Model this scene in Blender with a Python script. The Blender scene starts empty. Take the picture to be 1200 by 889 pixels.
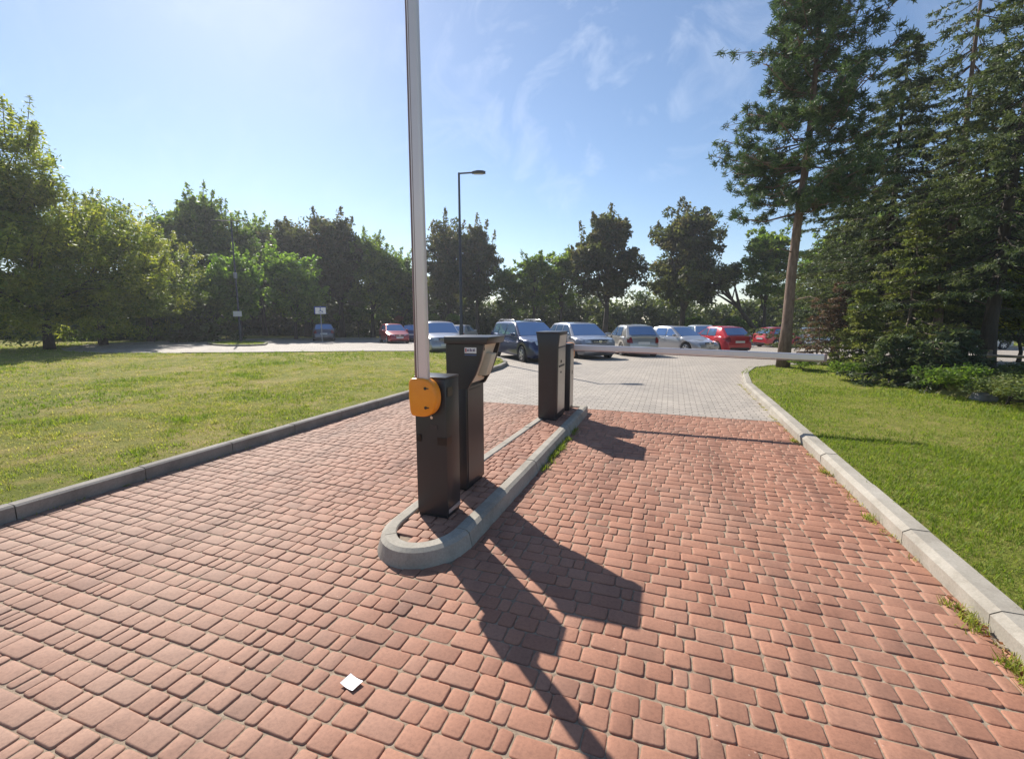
import bpy, bmesh, math, random
import numpy as np
from mathutils import Vector, Matrix

R = math.radians
SC = bpy.context.scene
C = SC.collection
random.seed(7)
RNG = np.random.default_rng(11)

# ------------------------------------------------------------------ camera numbers
F, CX, CY, CAMH = 527.0, 600.0, 444.5, 1.7
PITCH = math.atan(74.5 / F)
YAW = R(19.4)
SUN_AZ, SUN_EL = R(-48.5), R(39.5)        # azimuth from +Y towards +X


def gz(y):
    """height of the paved plain: level near the gate, falling gently beyond"""
    if y < 14: return 0.0
    if y < 20: return -0.028 * (y - 14) ** 2 / 12
    return -0.028 * (y - 17)


def at(px, d):
    """plan position seen in column px of the photograph at forward distance d"""
    r = (px - CX) / F * d
    c, s = math.cos(YAW), math.sin(YAW)
    return (r * c - d * s, r * s + d * c)


# ------------------------------------------------------------------ object helpers
def tag(o, label=None, cat=None, group=None, kind=None):
    if label: o['label'] = label
    if cat: o['category'] = cat
    if group: o['group'] = group
    if kind: o['kind'] = kind
    return o


def empty(name, loc, rz=0.0, label=None, cat=None, group=None):
    o = bpy.data.objects.new(name, None)
    o.empty_display_size = 0.2
    C.objects.link(o)
    o.location = loc
    o.rotation_euler = (0, 0, rz)
    return tag(o, label, cat, group)


def link(name, me, mat, parent=None):
    o = bpy.data.objects.new(name, me)
    C.objects.link(o)
    if mat is not None and not me.materials:
        me.materials.append(mat)
    if parent is not None:
        o.parent = parent
    return o


def copy_tree(o, parent=None):
    c = o.copy(); C.objects.link(c)
    if parent is not None: c.parent = parent
    for ch in list(o.children):
        copy_tree(ch, c)
    return c


class MB:
    """collects shapes, then links them as one mesh object"""
    def __init__(s):
        s.bm = bmesh.new()

    def _add(s, verts, faces):
        vs = [s.bm.verts.new(v) for v in verts]
        out = []
        for f in faces:
            try: out.append(s.bm.faces.new([vs[i] for i in f]))
            except ValueError: pass
        return vs, out

    def box(s, x0, x1, y0, y1, z0, z1, bev=0.0, seg=2):
        v = [(x0, y0, z0), (x1, y0, z0), (x1, y1, z0), (x0, y1, z0), (x0, y0, z1), (x1, y0, z1), (x1, y1, z1), (x0, y1, z1)]
        f = [(3, 2, 1, 0), (4, 5, 6, 7), (0, 1, 5, 4), (1, 2, 6, 5), (2, 3, 7, 6), (3, 0, 4, 7)]
        vs, fs = s._add(v, f)
        if bev > 0:
            es = list({e for q in fs for e in q.edges})
            bmesh.ops.bevel(s.bm, geom=es, offset=bev, segments=seg, affect='EDGES', profile=0.5)
        return s

    def prism(s, poly, axis, a0, a1, bev=0.0, seg=2):
        """poly in the plane normal to axis ('x': (y,z), 'y': (x,z), 'z': (x,y)), from a0 to a1"""
        def P(p, a):
            return {'x': (a, p[0], p[1]), 'y': (p[0], a, p[1]), 'z': (p[0], p[1], a)}[axis]
        n = len(poly)
        v = [P(p, a0) for p in poly] + [P(p, a1) for p in poly]
        f = [tuple(range(n)), tuple(range(2 * n - 1, n - 1, -1))]
        for i in range(n):
            j = (i + 1) % n
            f.append((j, i, n + i, n + j))
        vs, fs = s._add(v, f)
        bmesh.ops.recalc_face_normals(s.bm, faces=fs)
        if bev > 0:
            es = list({e for q in fs for e in q.edges})
            bmesh.ops.bevel(s.bm, geom=es, offset=bev, segments=seg, affect='EDGES', profile=0.5)
        return s

    def tube(s, pts, radii, n=8, cap=True):
        pts = [Vector(p) for p in pts]
        rings = []
        for i, p in enumerate(pts):
            t = (pts[min(i + 1, len(pts) - 1)] - pts[max(i - 1, 0)]).normalized()
            a = Vector((0, 0, 1)) if abs(t.z) < 0.9 else Vector((1, 0, 0))
            u = t.cross(a).normalized(); w = t.cross(u)
            r = radii[i] if hasattr(radii, '__len__') else radii
            rings.append([s.bm.verts.new(p + (u * math.cos(2 * math.pi * k / n) + w * math.sin(2 * math.pi * k / n)) * r) for k in range(n)])
        for a, b in zip(rings, rings[1:]):
            for k in range(n):
                s.bm.faces.new((a[k], a[(k + 1) % n], b[(k + 1) % n], b[k]))
        if cap:
            s.bm.faces.new(rings[0][::-1]); s.bm.faces.new(rings[-1])
        return s

    def lathe(s, prof, axis='z', n=24, off=(0, 0, 0)):
        """prof: list of (radius, height)"""
        rings = []
        for r, h in prof:
            ring = []
            for k in range(n):
                a = 2 * math.pi * k / n
                q = (r * math.cos(a), r * math.sin(a), h)
                if axis == 'x': q = (q[2], q[0], q[1])
                if axis == 'y': q = (q[0], q[2], q[1])
                ring.append(s.bm.verts.new(Vector(q) + Vector(off)))
            rings.append(ring)
        for a, b in zip(rings, rings[1:]):
            for k in range(n):
                s.bm.faces.new((a[k], a[(k + 1) % n], b[(k + 1) % n], b[k]))
        s.bm.faces.new(rings[0][::-1]); s.bm.faces.new(rings[-1])
        return s

    def loft(s, rows, cap=True):
        g = [[s.bm.verts.new(p) for p in r] for r in rows]
        for a, b in zip(g, g[1:]):
            for k in range(len(a) - 1):
                s.bm.faces.new((a[k], a[k + 1], b[k + 1], b[k]))
        if cap:
            for r in (g[0], g[-1]):
                try: s.bm.faces.new(r)
                except ValueError: pass
        return s

    def face(s, pts):
        s.bm.faces.new([s.bm.verts.new(p) for p in pts]); return s

    def build(s, name, mat, parent=None, smooth=False, angle=None):
        bmesh.ops.recalc_face_normals(s.bm, faces=s.bm.faces[:])
        me = bpy.data.meshes.new(name)
        s.bm.to_mesh(me); s.bm.free()
        if smooth:
            me.polygons.foreach_set('use_smooth', [True] * len(me.polygons))
            if angle: me.set_sharp_from_angle(angle=R(angle))
        return link(name, me, mat, parent)


def raw_mesh(name, V, Fq, smooth=False, tone=None):
    """V (n,3); Fq (m,k) with k corners each"""
    V = np.asarray(V, dtype=np.float32); Fq = np.asarray(Fq, dtype=np.int32)
    me = bpy.data.meshes.new(name)
    m, k = Fq.shape
    me.vertices.add(len(V)); me.vertices.foreach_set('co', V.ravel())
    me.loops.add(m * k); me.loops.foreach_set('vertex_index', Fq.ravel())
    me.polygons.add(m)
    me.polygons.foreach_set('loop_start', np.arange(0, m * k, k, dtype=np.int32))
    if smooth: me.polygons.foreach_set('use_smooth', np.ones(m, dtype=bool))
    me.update(calc_edges=True)
    if tone is not None:
        a = me.attributes.new('tone', 'FLOAT', 'FACE')
        a.data.foreach_set('value', np.asarray(tone, dtype=np.float32))
    return me


# ------------------------------------------------------------------ materials
class N:
    def __init__(s, name):
        s.m = bpy.data.materials.new(name); s.m.use_nodes = True
        s.nt = s.m.node_tree
        s.b = s.nt.nodes['Principled BSDF']
        s.out = s.nt.nodes['Material Output']

    def n(s, typ, **kw):
        o = s.nt.nodes.new(typ)
        for k, v in kw.items():
            if k.startswith('i_'):
                o.inputs[k[2:].replace('_', ' ')].default_value = v
            else: setattr(o, k, v)
        return o

    def l(s, a, b): s.nt.links.new(a, b)

    def coords(s, kind='Object', scale=(1, 1, 1), rot=(0, 0, 0)):
        t = s.n('ShaderNodeTexCoord'); mp = s.n('ShaderNodeMapping')
        mp.inputs['Scale'].default_value = scale; mp.inputs['Rotation'].default_value = rot
        s.l(t.outputs[kind], mp.inputs['Vector'])
        return mp.outputs['Vector']

    def noise(s, vec, scale, detail=4, rough=0.55):
        t = s.n('ShaderNodeTexNoise'); t.inputs['Scale'].default_value = scale
        t.inputs['Detail'].default_value = detail; t.inputs['Roughness'].default_value = rough
        if vec is not None: s.l(vec, t.inputs['Vector'])
        return t.outputs['Fac']

    def ramp(s, fac, stops):
        r = s.n('ShaderNodeValToRGB')
        e = r.color_ramp.elements
        while len(e) < len(stops): e.new(0.5)
        for q, (p, c) in zip(e, stops):
            q.position = p; q.color = tuple(c) + (1,) if len(c) == 3 else c
        s.l(fac, r.inputs['Fac'])
        return r.outputs['Color']

    def mix(s, fac, a, b, mode='MIX'):
        x = s.n('ShaderNodeMix', data_type='RGBA', blend_type=mode)
        for sock, v in ((x.inputs[0], fac), (x.inputs[6], a), (x.inputs[7], b)):
            if hasattr(v, 'is_linked'): s.l(v, sock)
            elif isinstance(v, (int, float)): sock.default_value = v
            else: sock.default_value = tuple(v) + (1,)
        return x.outputs[2]

    def bump(s, h, strength=0.3, dist=0.01):
        b = s.n('ShaderNodeBump'); b.inputs['Strength'].default_value = strength; b.inputs['Distance'].default_value = dist
        s.l(h, b.inputs['Height']); s.l(b.outputs['Normal'], s.b.inputs['Normal'])

    def col(s, c):
        if hasattr(c, 'is_linked'): s.l(c, s.b.inputs['Base Color'])
        else: s.b.inputs['Base Color'].default_value = tuple(c) + (1,)

    def set(s, **kw):
        for k, v in kw.items(): s.b.inputs[k.replace('_', ' ')].default_value = v
        return s


def simple(name, c, rough=0.5, metal=0.0, var=0.15, nscale=6.0, bump=0.0, coat=0.0, ior=1.5):
    n = N(name)
    v = n.coords()
    f = n.noise(v, nscale, 5)
    lo = tuple(x * (1 - var) for x in c); hi = tuple(min(1, x * (1 + var)) for x in c)
    n.col(n.ramp(f, [(0.3, lo), (0.7, hi)]))
    n.set(Roughness=rough, Metallic=metal, IOR=ior)
    n.b.inputs['Coat Weight'].default_value = coat
    n.b.inputs['Coat Roughness'].default_value = 0.06
    if bump: n.bump(n.noise(v, nscale * 12, 3), bump, 0.004)
    return n.m


M = {}


def make_materials():
    # red pavers: one colour per block, soft wear, fine grain
    n = N('red_paver')
    g = n.n('ShaderNodeNewGeometry')
    v = n.coords()
    base = n.ramp(g.outputs['Random Per Island'], [(0.0, (0.2815, 0.1276, 0.0789)), (0.12, (0.3271, 0.149, 0.0904)), (0.35, (0.3555, 0.165, 0.1005)), (0.65, (0.3698, 0.1741, 0.1068)), (0.88, (0.3527, 0.1757, 0.1126)), (0.96, (0.3157, 0.1527, 0.0958)), (1.0, (0.2702, 0.1314, 0.0846))])
    big = n.noise(v, 0.35, 4, 0.6)
    sx_ = n.n('ShaderNodeSeparateXYZ'); n.l(v, sx_.inputs[0])
    side = n.n('ShaderNodeMapRange'); side.inputs['From Min'].default_value = -.6; side.inputs['From Max'].default_value = -4.2
    n.l(sx_.outputs['X'], side.inputs['Value'])
    ad = n.n('ShaderNodeMath', operation='MULTIPLY_ADD'); n.l(side.outputs[0], ad.inputs[0]); ad.inputs[1].default_value = .34; n.l(big, ad.inputs[2])
    dusty = n.ramp(ad.outputs[0], [(0.50, (0, 0, 0)), (0.90, (1, 1, 1))])
    base = n.mix(n.mix(0.62, (0, 0, 0), dusty), base, (.37, .25, .18))
    stn = n.ramp(n.noise(n.coords(scale=(1.5, .22, 1)), 1.3, 5, 0.65), [(0.32, (.60, .58, .58)), (0.5, (1, 1, 1)), (0.72, (1.08, 1.08, 1.08))])
    base = n.mix(0.8, base, stn, 'MULTIPLY')
    blot = n.ramp(n.noise(v, 1.9, 3, 0.5), [(0.25, (.68, .66, .66)), (0.33, (1, 1, 1))])
    base = n.mix(0.7, base, blot, 'MULTIPLY')
    fine = n.noise(v, 55, 5, 0.7)
    base = n.mix(0.55, base, n.ramp(fine, [(0.3, (.62, .60, .60)), (0.52, (1, 1, 1)), (0.72, (1.2, 1.18, 1.15))]), 'MULTIPLY')
    specks = n.n('ShaderNodeTexVoronoi', i_Scale=22.0); n.l(v, specks.inputs['Vector'])
    sp = n.ramp(specks.outputs['Distance'], [(0.0, (1, 1, 1)), (0.06, (1, 1, 1)), (0.10, (0, 0, 0))])
    base = n.mix(n.mix(1.0, sp, n.ramp(n.noise(v, 3.1, 2), [(0.56, (0, 0, 0)), (0.64, (.55, .55, .55))]), 'MULTIPLY'), base, (.62, .45, .36))
    n.col(base); n.set(Roughness=0.78)
    n.bump(fine, 0.45, 0.004)
    M['paver'] = n.m

    n = N('joint_sand')
    v = n.coords(); f = n.noise(v, 30, 6, 0.7)
    n.col(n.ramp(f, [(0.3, (.17, .12, .085)), (0.55, (.30, .23, .16)), (0.75, (.42, .34, .25))])); n.set(Roughness=0.95); n.bump(f, 0.6, 0.01)
    M['sand'] = n.m

    # grey block paving of the car park
    n = N('grey_paving')
    v = n.coords()
    br = n.n('ShaderNodeTexBrick', offset=0.5)
    for k, q in dict(Scale=1.0).items(): br.inputs[k].default_value = q
    br.inputs['Brick Width'].default_value = 0.21; br.inputs['Row Height'].default_value = 0.115
    br.inputs['Mortar Size'].default_value = 0.009; br.inputs['Mortar Smooth'].default_value = 0.4
    br.inputs['Color1'].default_value = (.335, .298, .255, 1); br.inputs['Color2'].default_value = (.42, .37, .315, 1)
    br.inputs['Mortar'].default_value = (.17, .145, .12, 1)
    n.l(v, br.inputs['Vector'])
    st = n.noise(n.coords(scale=(1, 1, 1)), 0.5, 5, 0.65)
    c = n.mix(0.8, br.outputs['Color'], n.ramp(st, [(0.3, (.80, .80, .80)), (0.6, (1.04, 1.03, 1.0)), (0.8, (1.12, 1.1, 1.06))]), 'MULTIPLY')
    st2 = n.noise(v, 9, 5, 0.7)
    c = n.mix(0.5, c, n.ramp(st2, [(0.3, (.8, .8, .8)), (0.65, (1.1, 1.1, 1.1))]), 'MULTIPLY')
    n.col(c); n.set(Roughness=0.8)
    inv = n.n('ShaderNodeMath', operation='SUBTRACT'); inv.inputs[0].default_value = 1.0; n.l(br.outputs['Fac'], inv.inputs[1])
    n.bump(inv.outputs[0], 0.7, 0.006)
    M['grey'] = n.m

    # concrete kerbs
    n = N('kerb_concrete')
    v = n.coords(); g = n.n('ShaderNodeNewGeometry')
    f = n.noise(v, 3, 6, 0.7); f2 = n.noise(v, 60, 4, 0.7)
    c = n.ramp(f, [(0.25, (.255, .225, .18)), (0.5, (.355, .32, .262)), (0.75, (.44, .40, .335))])
    c = n.mix(0.6, c, n.ramp(f2, [(0.3, (.72, .72, .72)), (0.65, (1.1, 1.1, 1.1))]), 'MULTIPLY')
    c = n.mix(0.35, c, n.ramp(g.outputs['Random Per Island'], [(0, (.75, .75, .75)), (1, (1.1, 1.1, 1.1))]), 'MULTIPLY')
    n.col(c); n.set(Roughness=0.88); n.bump(f2, 0.35, 0.004)
    M['kerb'] = n.m

    n = N('kerb_weathered')
    v = n.coords(); f = n.noise(v, 3, 6, 0.7); f2 = n.noise(v, 60, 4, 0.7)
    c = n.ramp(f, [(0.25, (.17, .152, .13)), (0.5, (.255, .23, .2)), (0.75, (.34, .31, .27))])
    n.col(n.mix(0.6, c, n.ramp(f2, [(0.3, (.72, .72, .72)), (0.65, (1.1, 1.1, 1.1))]), 'MULTIPLY')); n.set(Roughness=0.9); n.bump(f2, 0.35, 0.004)
    M['kerb_dark'] = n.m

    # lawn soil/turf sheet
    def turf(name, dry):
        n = N(name)
        v = n.coords('Object')
        a = n.noise(v, 0.45, 6, 0.65); b = n.noise(v, 2.6, 6, 0.7); d = n.noise(v, 45, 4, 0.75)
        c1 = n.ramp(a, [(0.30, (.10, .13, .022)), (0.5, (.18, .185, .04)), (0.70 - dry * .1, (.31, .245, .115))])
        c2 = n.ramp(b, [(0.3, (.08, .10, .02)), (0.5, (.16, .175, .038)), (0.64 - dry * .07, (.26, .215, .085)), (0.76, (.33, .245, .15))])
        c = n.mix(0.55, c1, c2)
        c = n.mix(1.0, c, (1.5, 1.48, 1.3), 'MULTIPLY')
        c = n.mix(0.7, c, n.ramp(d, [(0.25, (.40, .38, .34)), (0.5, (.92, .92, .92)), (0.75, (1.4, 1.38, 1.2))]), 'MULTIPLY')
        n.col(c); n.set(Roughness=0.95, Specular_IOR_Level=0.15)
        mm = n.n('ShaderNodeMath', operation='ADD'); n.l(b, mm.inputs[0]); n.l(d, mm.inputs[1])
        n.bump(mm.outputs[0], 1.0, 0.05)
        return n.m
    M['turf'] = turf('turf', 1.0)
    M['turf_green'] = turf('turf_green', -0.35)

    # leaf and grass material builder
    def leaf(name, cols, trans, tcol, rough=0.5):
        n = N(name)
        g = n.n('ShaderNodeNewGeometry')
        at_ = n.n('ShaderNodeAttribute', attribute_name='tone')
        c = n.ramp(at_.outputs['Fac'], [(i / (len(cols) - 1), q) for i, q in enumerate(cols)])
        c = n.mix(0.7, c, n.ramp(g.outputs['Random Per Island'], [(0, (.62, .62, .62)), (1, (1.35, 1.35, 1.3))]), 'MULTIPLY')
        n.col(c); n.set(Roughness=rough, Specular_IOR_Level=0.25)
        tr = n.n('ShaderNodeBsdfTranslucent')
        n.l(n.mix(1.0, c, tcol, 'MULTIPLY'), tr.inputs['Color'])
        mx = n.n('ShaderNodeMixShader'); mx.inputs[0].default_value = trans
        n.l(n.b.outputs[0], mx.inputs[1]); n.l(tr.outputs[0], mx.inputs[2]); n.l(mx.outputs[0], n.out.inputs['Surface'])
        return n.m
    M['grass'] = leaf('grass_blades', [(0.1438, 0.2063, 0.022), (0.2, 0.2562, 0.032), (0.2812, 0.2937, 0.06), (0.375, 0.3313, 0.125), (0.4125, 0.35, 0.17)], 0.45, (1.5, 1.6, .8), 0.6)
    M['ash_leaf'] = leaf('ash_leaf', [(0.0985, 0.1551, 0.0303), (0.1806, 0.2327, 0.0454), (0.312, 0.3223, 0.0657)], 0.52, (1.5, 1.5, .7))
    M['mid_leaf'] = leaf('mid_leaf', [(0.0711, 0.1237, 0.03), (0.1229, 0.1908, 0.0429), (0.2132, 0.2578, 0.0601)], 0.6, (1.4, 1.5, .7))
    M['bright_leaf'] = leaf('bright_leaf', [(0.0961, 0.1641, 0.0351), (0.1605, 0.2509, 0.0491), (0.2353, 0.3089, 0.0615)], 0.6, (1.4, 1.6, .7))
    M['chestnut_leaf'] = leaf('chestnut_leaf', [(.046, .070, .026), (.066, .092, .034), (.09, .115, .042), (.115, .11, .05)], 0.6, (1.4, 1.2, .7))
    M['dark_leaf'] = leaf('dark_leaf', [(0.0672, 0.103, 0.0316), (0.1141, 0.1516, 0.0448), (0.1847, 0.2122, 0.0581)], 0.3, (1.3, 1.3, .7))
    M['yellow_leaf'] = leaf('yellow_leaf', [(.11, .15, .02), (.22, .25, .025), (.34, .33, .04)], 0.5, (1.4, 1.4, .6))
    M['pine_needle'] = leaf('pine_needle', [(0.0506, 0.0845, 0.0389), (0.0829, 0.1288, 0.0581), (0.1336, 0.1772, 0.0776)], 0.22, (1.2, 1.4, .7))
    M['spruce_needle'] = leaf('spruce_needle', [(0.0531, 0.0786, 0.0407), (0.0911, 0.1195, 0.0609), (0.1614, 0.1808, 0.0813)], 0.28, (1.3, 1.4, .7))
    M['boughs'] = leaf('boughs', [(0.0959, 0.1285, 0.0446), (0.1629, 0.189, 0.0625), (0.2395, 0.2419, 0.0803)], 0.38, (1.3, 1.4, .7))
    M['dead_needle'] = leaf('dead_needle', [(.075, .05, .034), (.13, .092, .062), (.21, .16, .11)], 0.3, (1.4, 1.1, .8))
    M['dry_leaf'] = leaf('dry_leaf', [(.20, .075, .022), (.30, .13, .04), (.22, .12, .06)], 0.25, (1.3, 1.1, .7))

    def bark(name, lo, hi, sc):
        n = N(name)
        v = n.coords('Object', scale=(sc, sc, sc * .25))
        f = n.noise(v, 6, 6, 0.7)
        n.col(n.ramp(f, [(0.3, lo), (0.7, hi)])); n.set(Roughness=0.95); n.bump(f, 0.9, 0.03)
        return n.m
    M['bark'] = bark('bark', (.025, .02, .015), (.07, .056, .044), 2.0)
    M['pine_bark'] = bark('pine_bark', (.09, .055, .04), (.26, .18, .135), 2.0)
    M['twig'] = bark('twig', (.10, .075, .055), (.2, .16, .125), 4.0)

    # street furniture
    M['anthracite'] = simple('anthracite_paint', (.032, .030, .032), 0.36, 0.0, 0.10, 3.0, 0.05)
    M['anthracite_top'] = simple('anthracite_lid', (.040, .037, .040), 0.33, 0.0, 0.12, 3.0, 0.04)
    M['tape'] = simple('dark_reflector', (.006, .004, .005), 0.3, 0.0, 0.2, 20)
    M['black'] = simple('black_plastic', (.012, .012, .013), 0.5, 0.0, 0.2, 20)
    n = N('orange_cover'); v = n.coords()
    n.col(n.ramp(n.noise(v, 7, 4), [(0.3, (.90, .29, .014)), (0.7, (.96, .34, .022))])); n.set(Roughness=0.38)
    n.b.inputs['Subsurface Weight'].default_value = 0.0
    M['orange'] = n.m
    M['boom'] = simple('boom_white_aluminium', (.76, .715, .72), 0.38, 0.25, 0.05, 1.5)
    M['boom_edge'] = simple('boom_edge_strip', (.32, .24, .24), 0.45, 0.2, 0.06, 2)
    M['beige'] = simple('beige_panel', (.68, .58, .48), 0.5, 0.0, 0.05, 5)
    M['panel_box'] = simple('reader_box_plastic', (.60, .55, .44), 0.42, 0.0, 0.05, 5)
    M['steel'] = simple('brushed_steel', (.50, .46, .42), 0.38, 0.75, 0.06, 9)
    M['chrome'] = simple('bright_metal', (.72, .70, .66), 0.22, 0.9, 0.04, 9)
    M['white'] = simple('white_paint', (.78, .77, .75), 0.5, 0.0, 0.03, 9)
    M['label_ink'] = simple('label_ink', (.16, .13, .2), 0.5, 0.0, 0.1, 60)
    M['label_red'] = simple('label_red', (.5, .06, .07), 0.5, 0.0, 0.1, 60)
    M['label_blue'] = simple('label_blue', (.10, .17, .36), 0.45, 0.0, 0.1, 60)
    M['pole'] = simple('dark_grey_pole', (.055, .055, .062), 0.42, 0.3, 0.1, 4)
    M['pole_light'] = simple('galvanised_pole', (.36, .37, .39), 0.45, 0.6, 0.1, 4)
    M['sign_blue'] = simple('sign_blue', (.02, .07, .30), 0.4, 0.0, 0.05, 4)
    M['paper'] = simple('white_paper', (.86, .86, .88), 0.7, 0.0, 0.02, 30)
    M['lens'] = simple('lamp_lens', (.5, .5, .5), 0.2, 0.0, 0.05, 9)
    M['wood'] = simple('weathered_wood', (.2, .16, .12), 0.85, 0.0, 0.3, 9, 0.3)
    M['moss'] = simple('moss', (.17, .16, .05), 0.95, 0.0, 0.4, 12, 0.8)
    M['stone'] = simple('grey_stone', (.2, .19, .19), 0.9, 0.0, 0.3, 9, 0.5)
    M['green_net'] = simple('green_sheet', (.13, .42, .06), 0.6, 0.0, 0.2, 9)
    # cars
    M['tyre'] = simple('tyre_rubber', (.02, .02, .021), 0.8, 0.0, 0.2, 20)
    M['rim'] = simple('alloy_rim', (.55, .55, .56), 0.32, 0.7, 0.05, 9)
    M['trim'] = simple('black_trim', (.018, .018, .02), 0.5, 0.0, 0.2, 20)
    M['headlamp'] = simple('headlamp', (.60, .63, .66), 0.12, 0.35, 0.25, 14, ior=1.6)
    M['tail'] = simple('tail_lamp', (.22, .012, .014), 0.15, 0.0, 0.25, 16)
    n = N('car_glass'); n.col((.16, .27, .46)); n.set(Roughness=0.03, IOR=1.6, Metallic=0.55); n.bump(n.noise(n.coords(), 1.3, 2), 0.03, 0.02)  # blue of the reflected sky is put into the glass colour
    M['glass'] = n.m
    M['plate'] = simple('number_plate', (.7, .7, .68), 0.45, 0.0, 0.05, 30)

    def paint(name, c, metal=0.5):
        M[name] = simple(name, c, 0.3, metal, 0.05, 2.0, coat=0.9)
    paint('paint_silver', (.34, .345, .375), 0.5); paint('paint_silver_warm', (.40, .385, .355), 0.45)
    paint('paint_silver_pale', (.44, .44, .455), 0.45); paint('paint_grey', (.36, .355, .375), 0.45)
    paint('paint_navy', (.018, .028, .085), 0.35); paint('paint_blue', (.015, .045, .16), 0.35)
    paint('paint_red', (.52, .028, .04), 0.15); paint('paint_darkred', (.36, .025, .035), 0.2)
    paint('paint_slate', (.075, .08, .12), 0.4); paint('paint_white', (.78, .78, .78), 0.0)
    paint('paint_light', (.5, .52, .53), 0.35)


make_materials()

# ------------------------------------------------------------------ ground, paving, lawns
def sheet(name, poly, off, mat, kind='structure'):
    """a polygon laid on the plain at height gz + off"""
    bm = bmesh.new()
    bm.faces.new([bm.verts.new((x, y, 0)) for x, y in poly])
    for yc in list(range(14, 23)) + [30, 40]:
        bmesh.ops.bisect_plane(bm, geom=bm.verts[:] + bm.edges[:] + bm.faces[:], plane_co=(0, yc, 0), plane_no=(0, 1, 0))
    bmesh.ops.triangulate(bm, faces=bm.faces[:])
    for v in bm.verts: v.co.z = gz(v.co.y) + off
    for f in bm.faces:
        if f.normal.z < 0: f.normal_flip()
    bmesh.ops.recalc_face_normals(bm, faces=bm.faces[:])
    if sum(f.normal.z for f in bm.faces) < 0:
        for f in bm.faces: f.normal_flip()
    me = bpy.data.meshes.new(name); bm.to_mesh(me); bm.free()
    return tag(link(name, me, mat), kind=kind)


XL, XR = -5.13, 1.72
Y_RED = 8.15
sheet('ground', [(-240, -60), (240, -60), (240, 300), (-240, 300)], -0.10, M['turf'])
sheet('road_bed', [(XL - .1, -6), (XR + .1, -6), (XR + .1, Y_RED), (XL - .1, Y_RED)], -0.0075, M['sand'])
LOT = [(XL - .1, Y_RED), (XR + .1, Y_RED), (XR + .1, 9.5), (6, 10), (60, 14), (60, 53), (30, 50.5), (6, 47.5), (-10, 45.5), (-18, 43.2), (-29, 38), (-33.5, 31.0), (-33.2, 24), (-30.5, 15.6), (-28, 13.4), (-24, 11), (-15, 11)]
sheet('car_park_paving', LOT, 0.0, M['grey'])

# lawns: left, right, the strip beyond the car park, the lamp island
LEFT = [(XL - .07, -6), (XL - .07, 12.0), (-5.13, 13.5), (-5.3, 14.6), (-5.9, 15.9), (-6.9, 17.2), (-8.2, 18.1), (-9.8, 18.5), (-11.5, 18.4), (-14, 16.9), (-16.8, 15.2), (-20, 13.7), (-23.6, 12.75), (-26.2, 12.8), (-28.4, 13.7), (-30.6, 15.8), (-31.6, 18), (-33.6, 24), (-34, 31), (-29.3, 38.4), (-18.2, 43.8), (-10, 46.1), (-10, 60), (-90, 60), (-90, -6)]
RIGHT = [(XR + .07, -6), (XR + .07, 12.5), (1.95, 14.2), (2.4, 15.9), (3.1, 16.9), (4.2, 17.6), (7, 18.6), (12, 20), (20, 22), (40, 27), (70, 33), (70, -6)]
FAR = [(-10, 46.1), (6, 48.1), (30, 51.1), (60, 53.6), (60, 75), (-10, 75)]
LH = 0.095


def lawn_poly(name, poly, mat):
    return sheet(name, poly, LH, mat)


def outline_sub(poly):
    return poly


lawn_poly('lawn_beside_entry', LEFT, M['turf'])
lawn_poly('lawn_under_conifers', RIGHT, M['turf_green'])
lawn_poly('lawn_beyond_car_park', FAR, M['turf_green'])
isl = [(-26.0 + 0, 19.6), (-24.3, 19.2), (-23.4, 19.9), (-23.7, 21.2), (-25, 22.6), (-27.2, 24), (-29.3, 24.6), (-30.4, 24.2), (-30.2, 23), (-28.4, 21)]
lawn_poly('lamp_island', isl, M['turf_green'])


def kerb(name, line, h, w, mat, stone=1.0, inward=1, chamfer=0.015, batter=0.0, drop=-0.05, step=0.22):
    """kerb stones with small joints, laid along a plan polyline; inward: side the width lies on"""
    pts = [Vector((x, y, 0)) for x, y in line]
    seg = []
    L = 0
    cum = [0]
    for a, b in zip(pts, pts[1:]):
        L += (b - a).length; cum.append(L)

    def pos(s):
        s = max(0, min(L, s))
        for i in range(len(pts) - 1):
            if s <= cum[i + 1] or i == len(pts) - 2:
                t = (s - cum[i]) / max(1e-6, cum[i + 1] - cum[i])
                return pts[i].lerp(pts[i + 1], t)

    def nrm(s):
        d = (pos(s + .08) - pos(s - .08)); d.normalize()
        return Vector((-d.y, d.x, 0)) * inward
    mb = MB()
    s = 0.0
    while s < L - 0.02:
        e = min(L, s + stone)
        g = 0.004
        k = max(1, int((e - s) / step))
        jz = random.uniform(-.004, .004); jx = random.uniform(-.004, .004)
        rows = []
        for i in range(k + 1):
            q = s + g + (e - s - 2 * g) * i / k
            p = pos(q); n = nrm(q); z = gz(p.y) + jz
            prof = [(-batter, drop), (-batter, 0.0), (jx, h - chamfer), (jx + chamfer * 1.6, h), (w - .008, h), (w, h - .008), (w, drop)]
            rows.append([p + n * a + Vector((0, 0, z + b)) for a, b in prof])
        for r in rows: r.append(r[0].copy())
        mb.loft([[*r[:-1], r[-1]] for r in rows])
        s = e
    bmesh.ops.remove_doubles(mb.bm, verts=mb.bm.verts[:], dist=0.0004)
    return tag(mb.build(name, mat), kind='structure')


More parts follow.
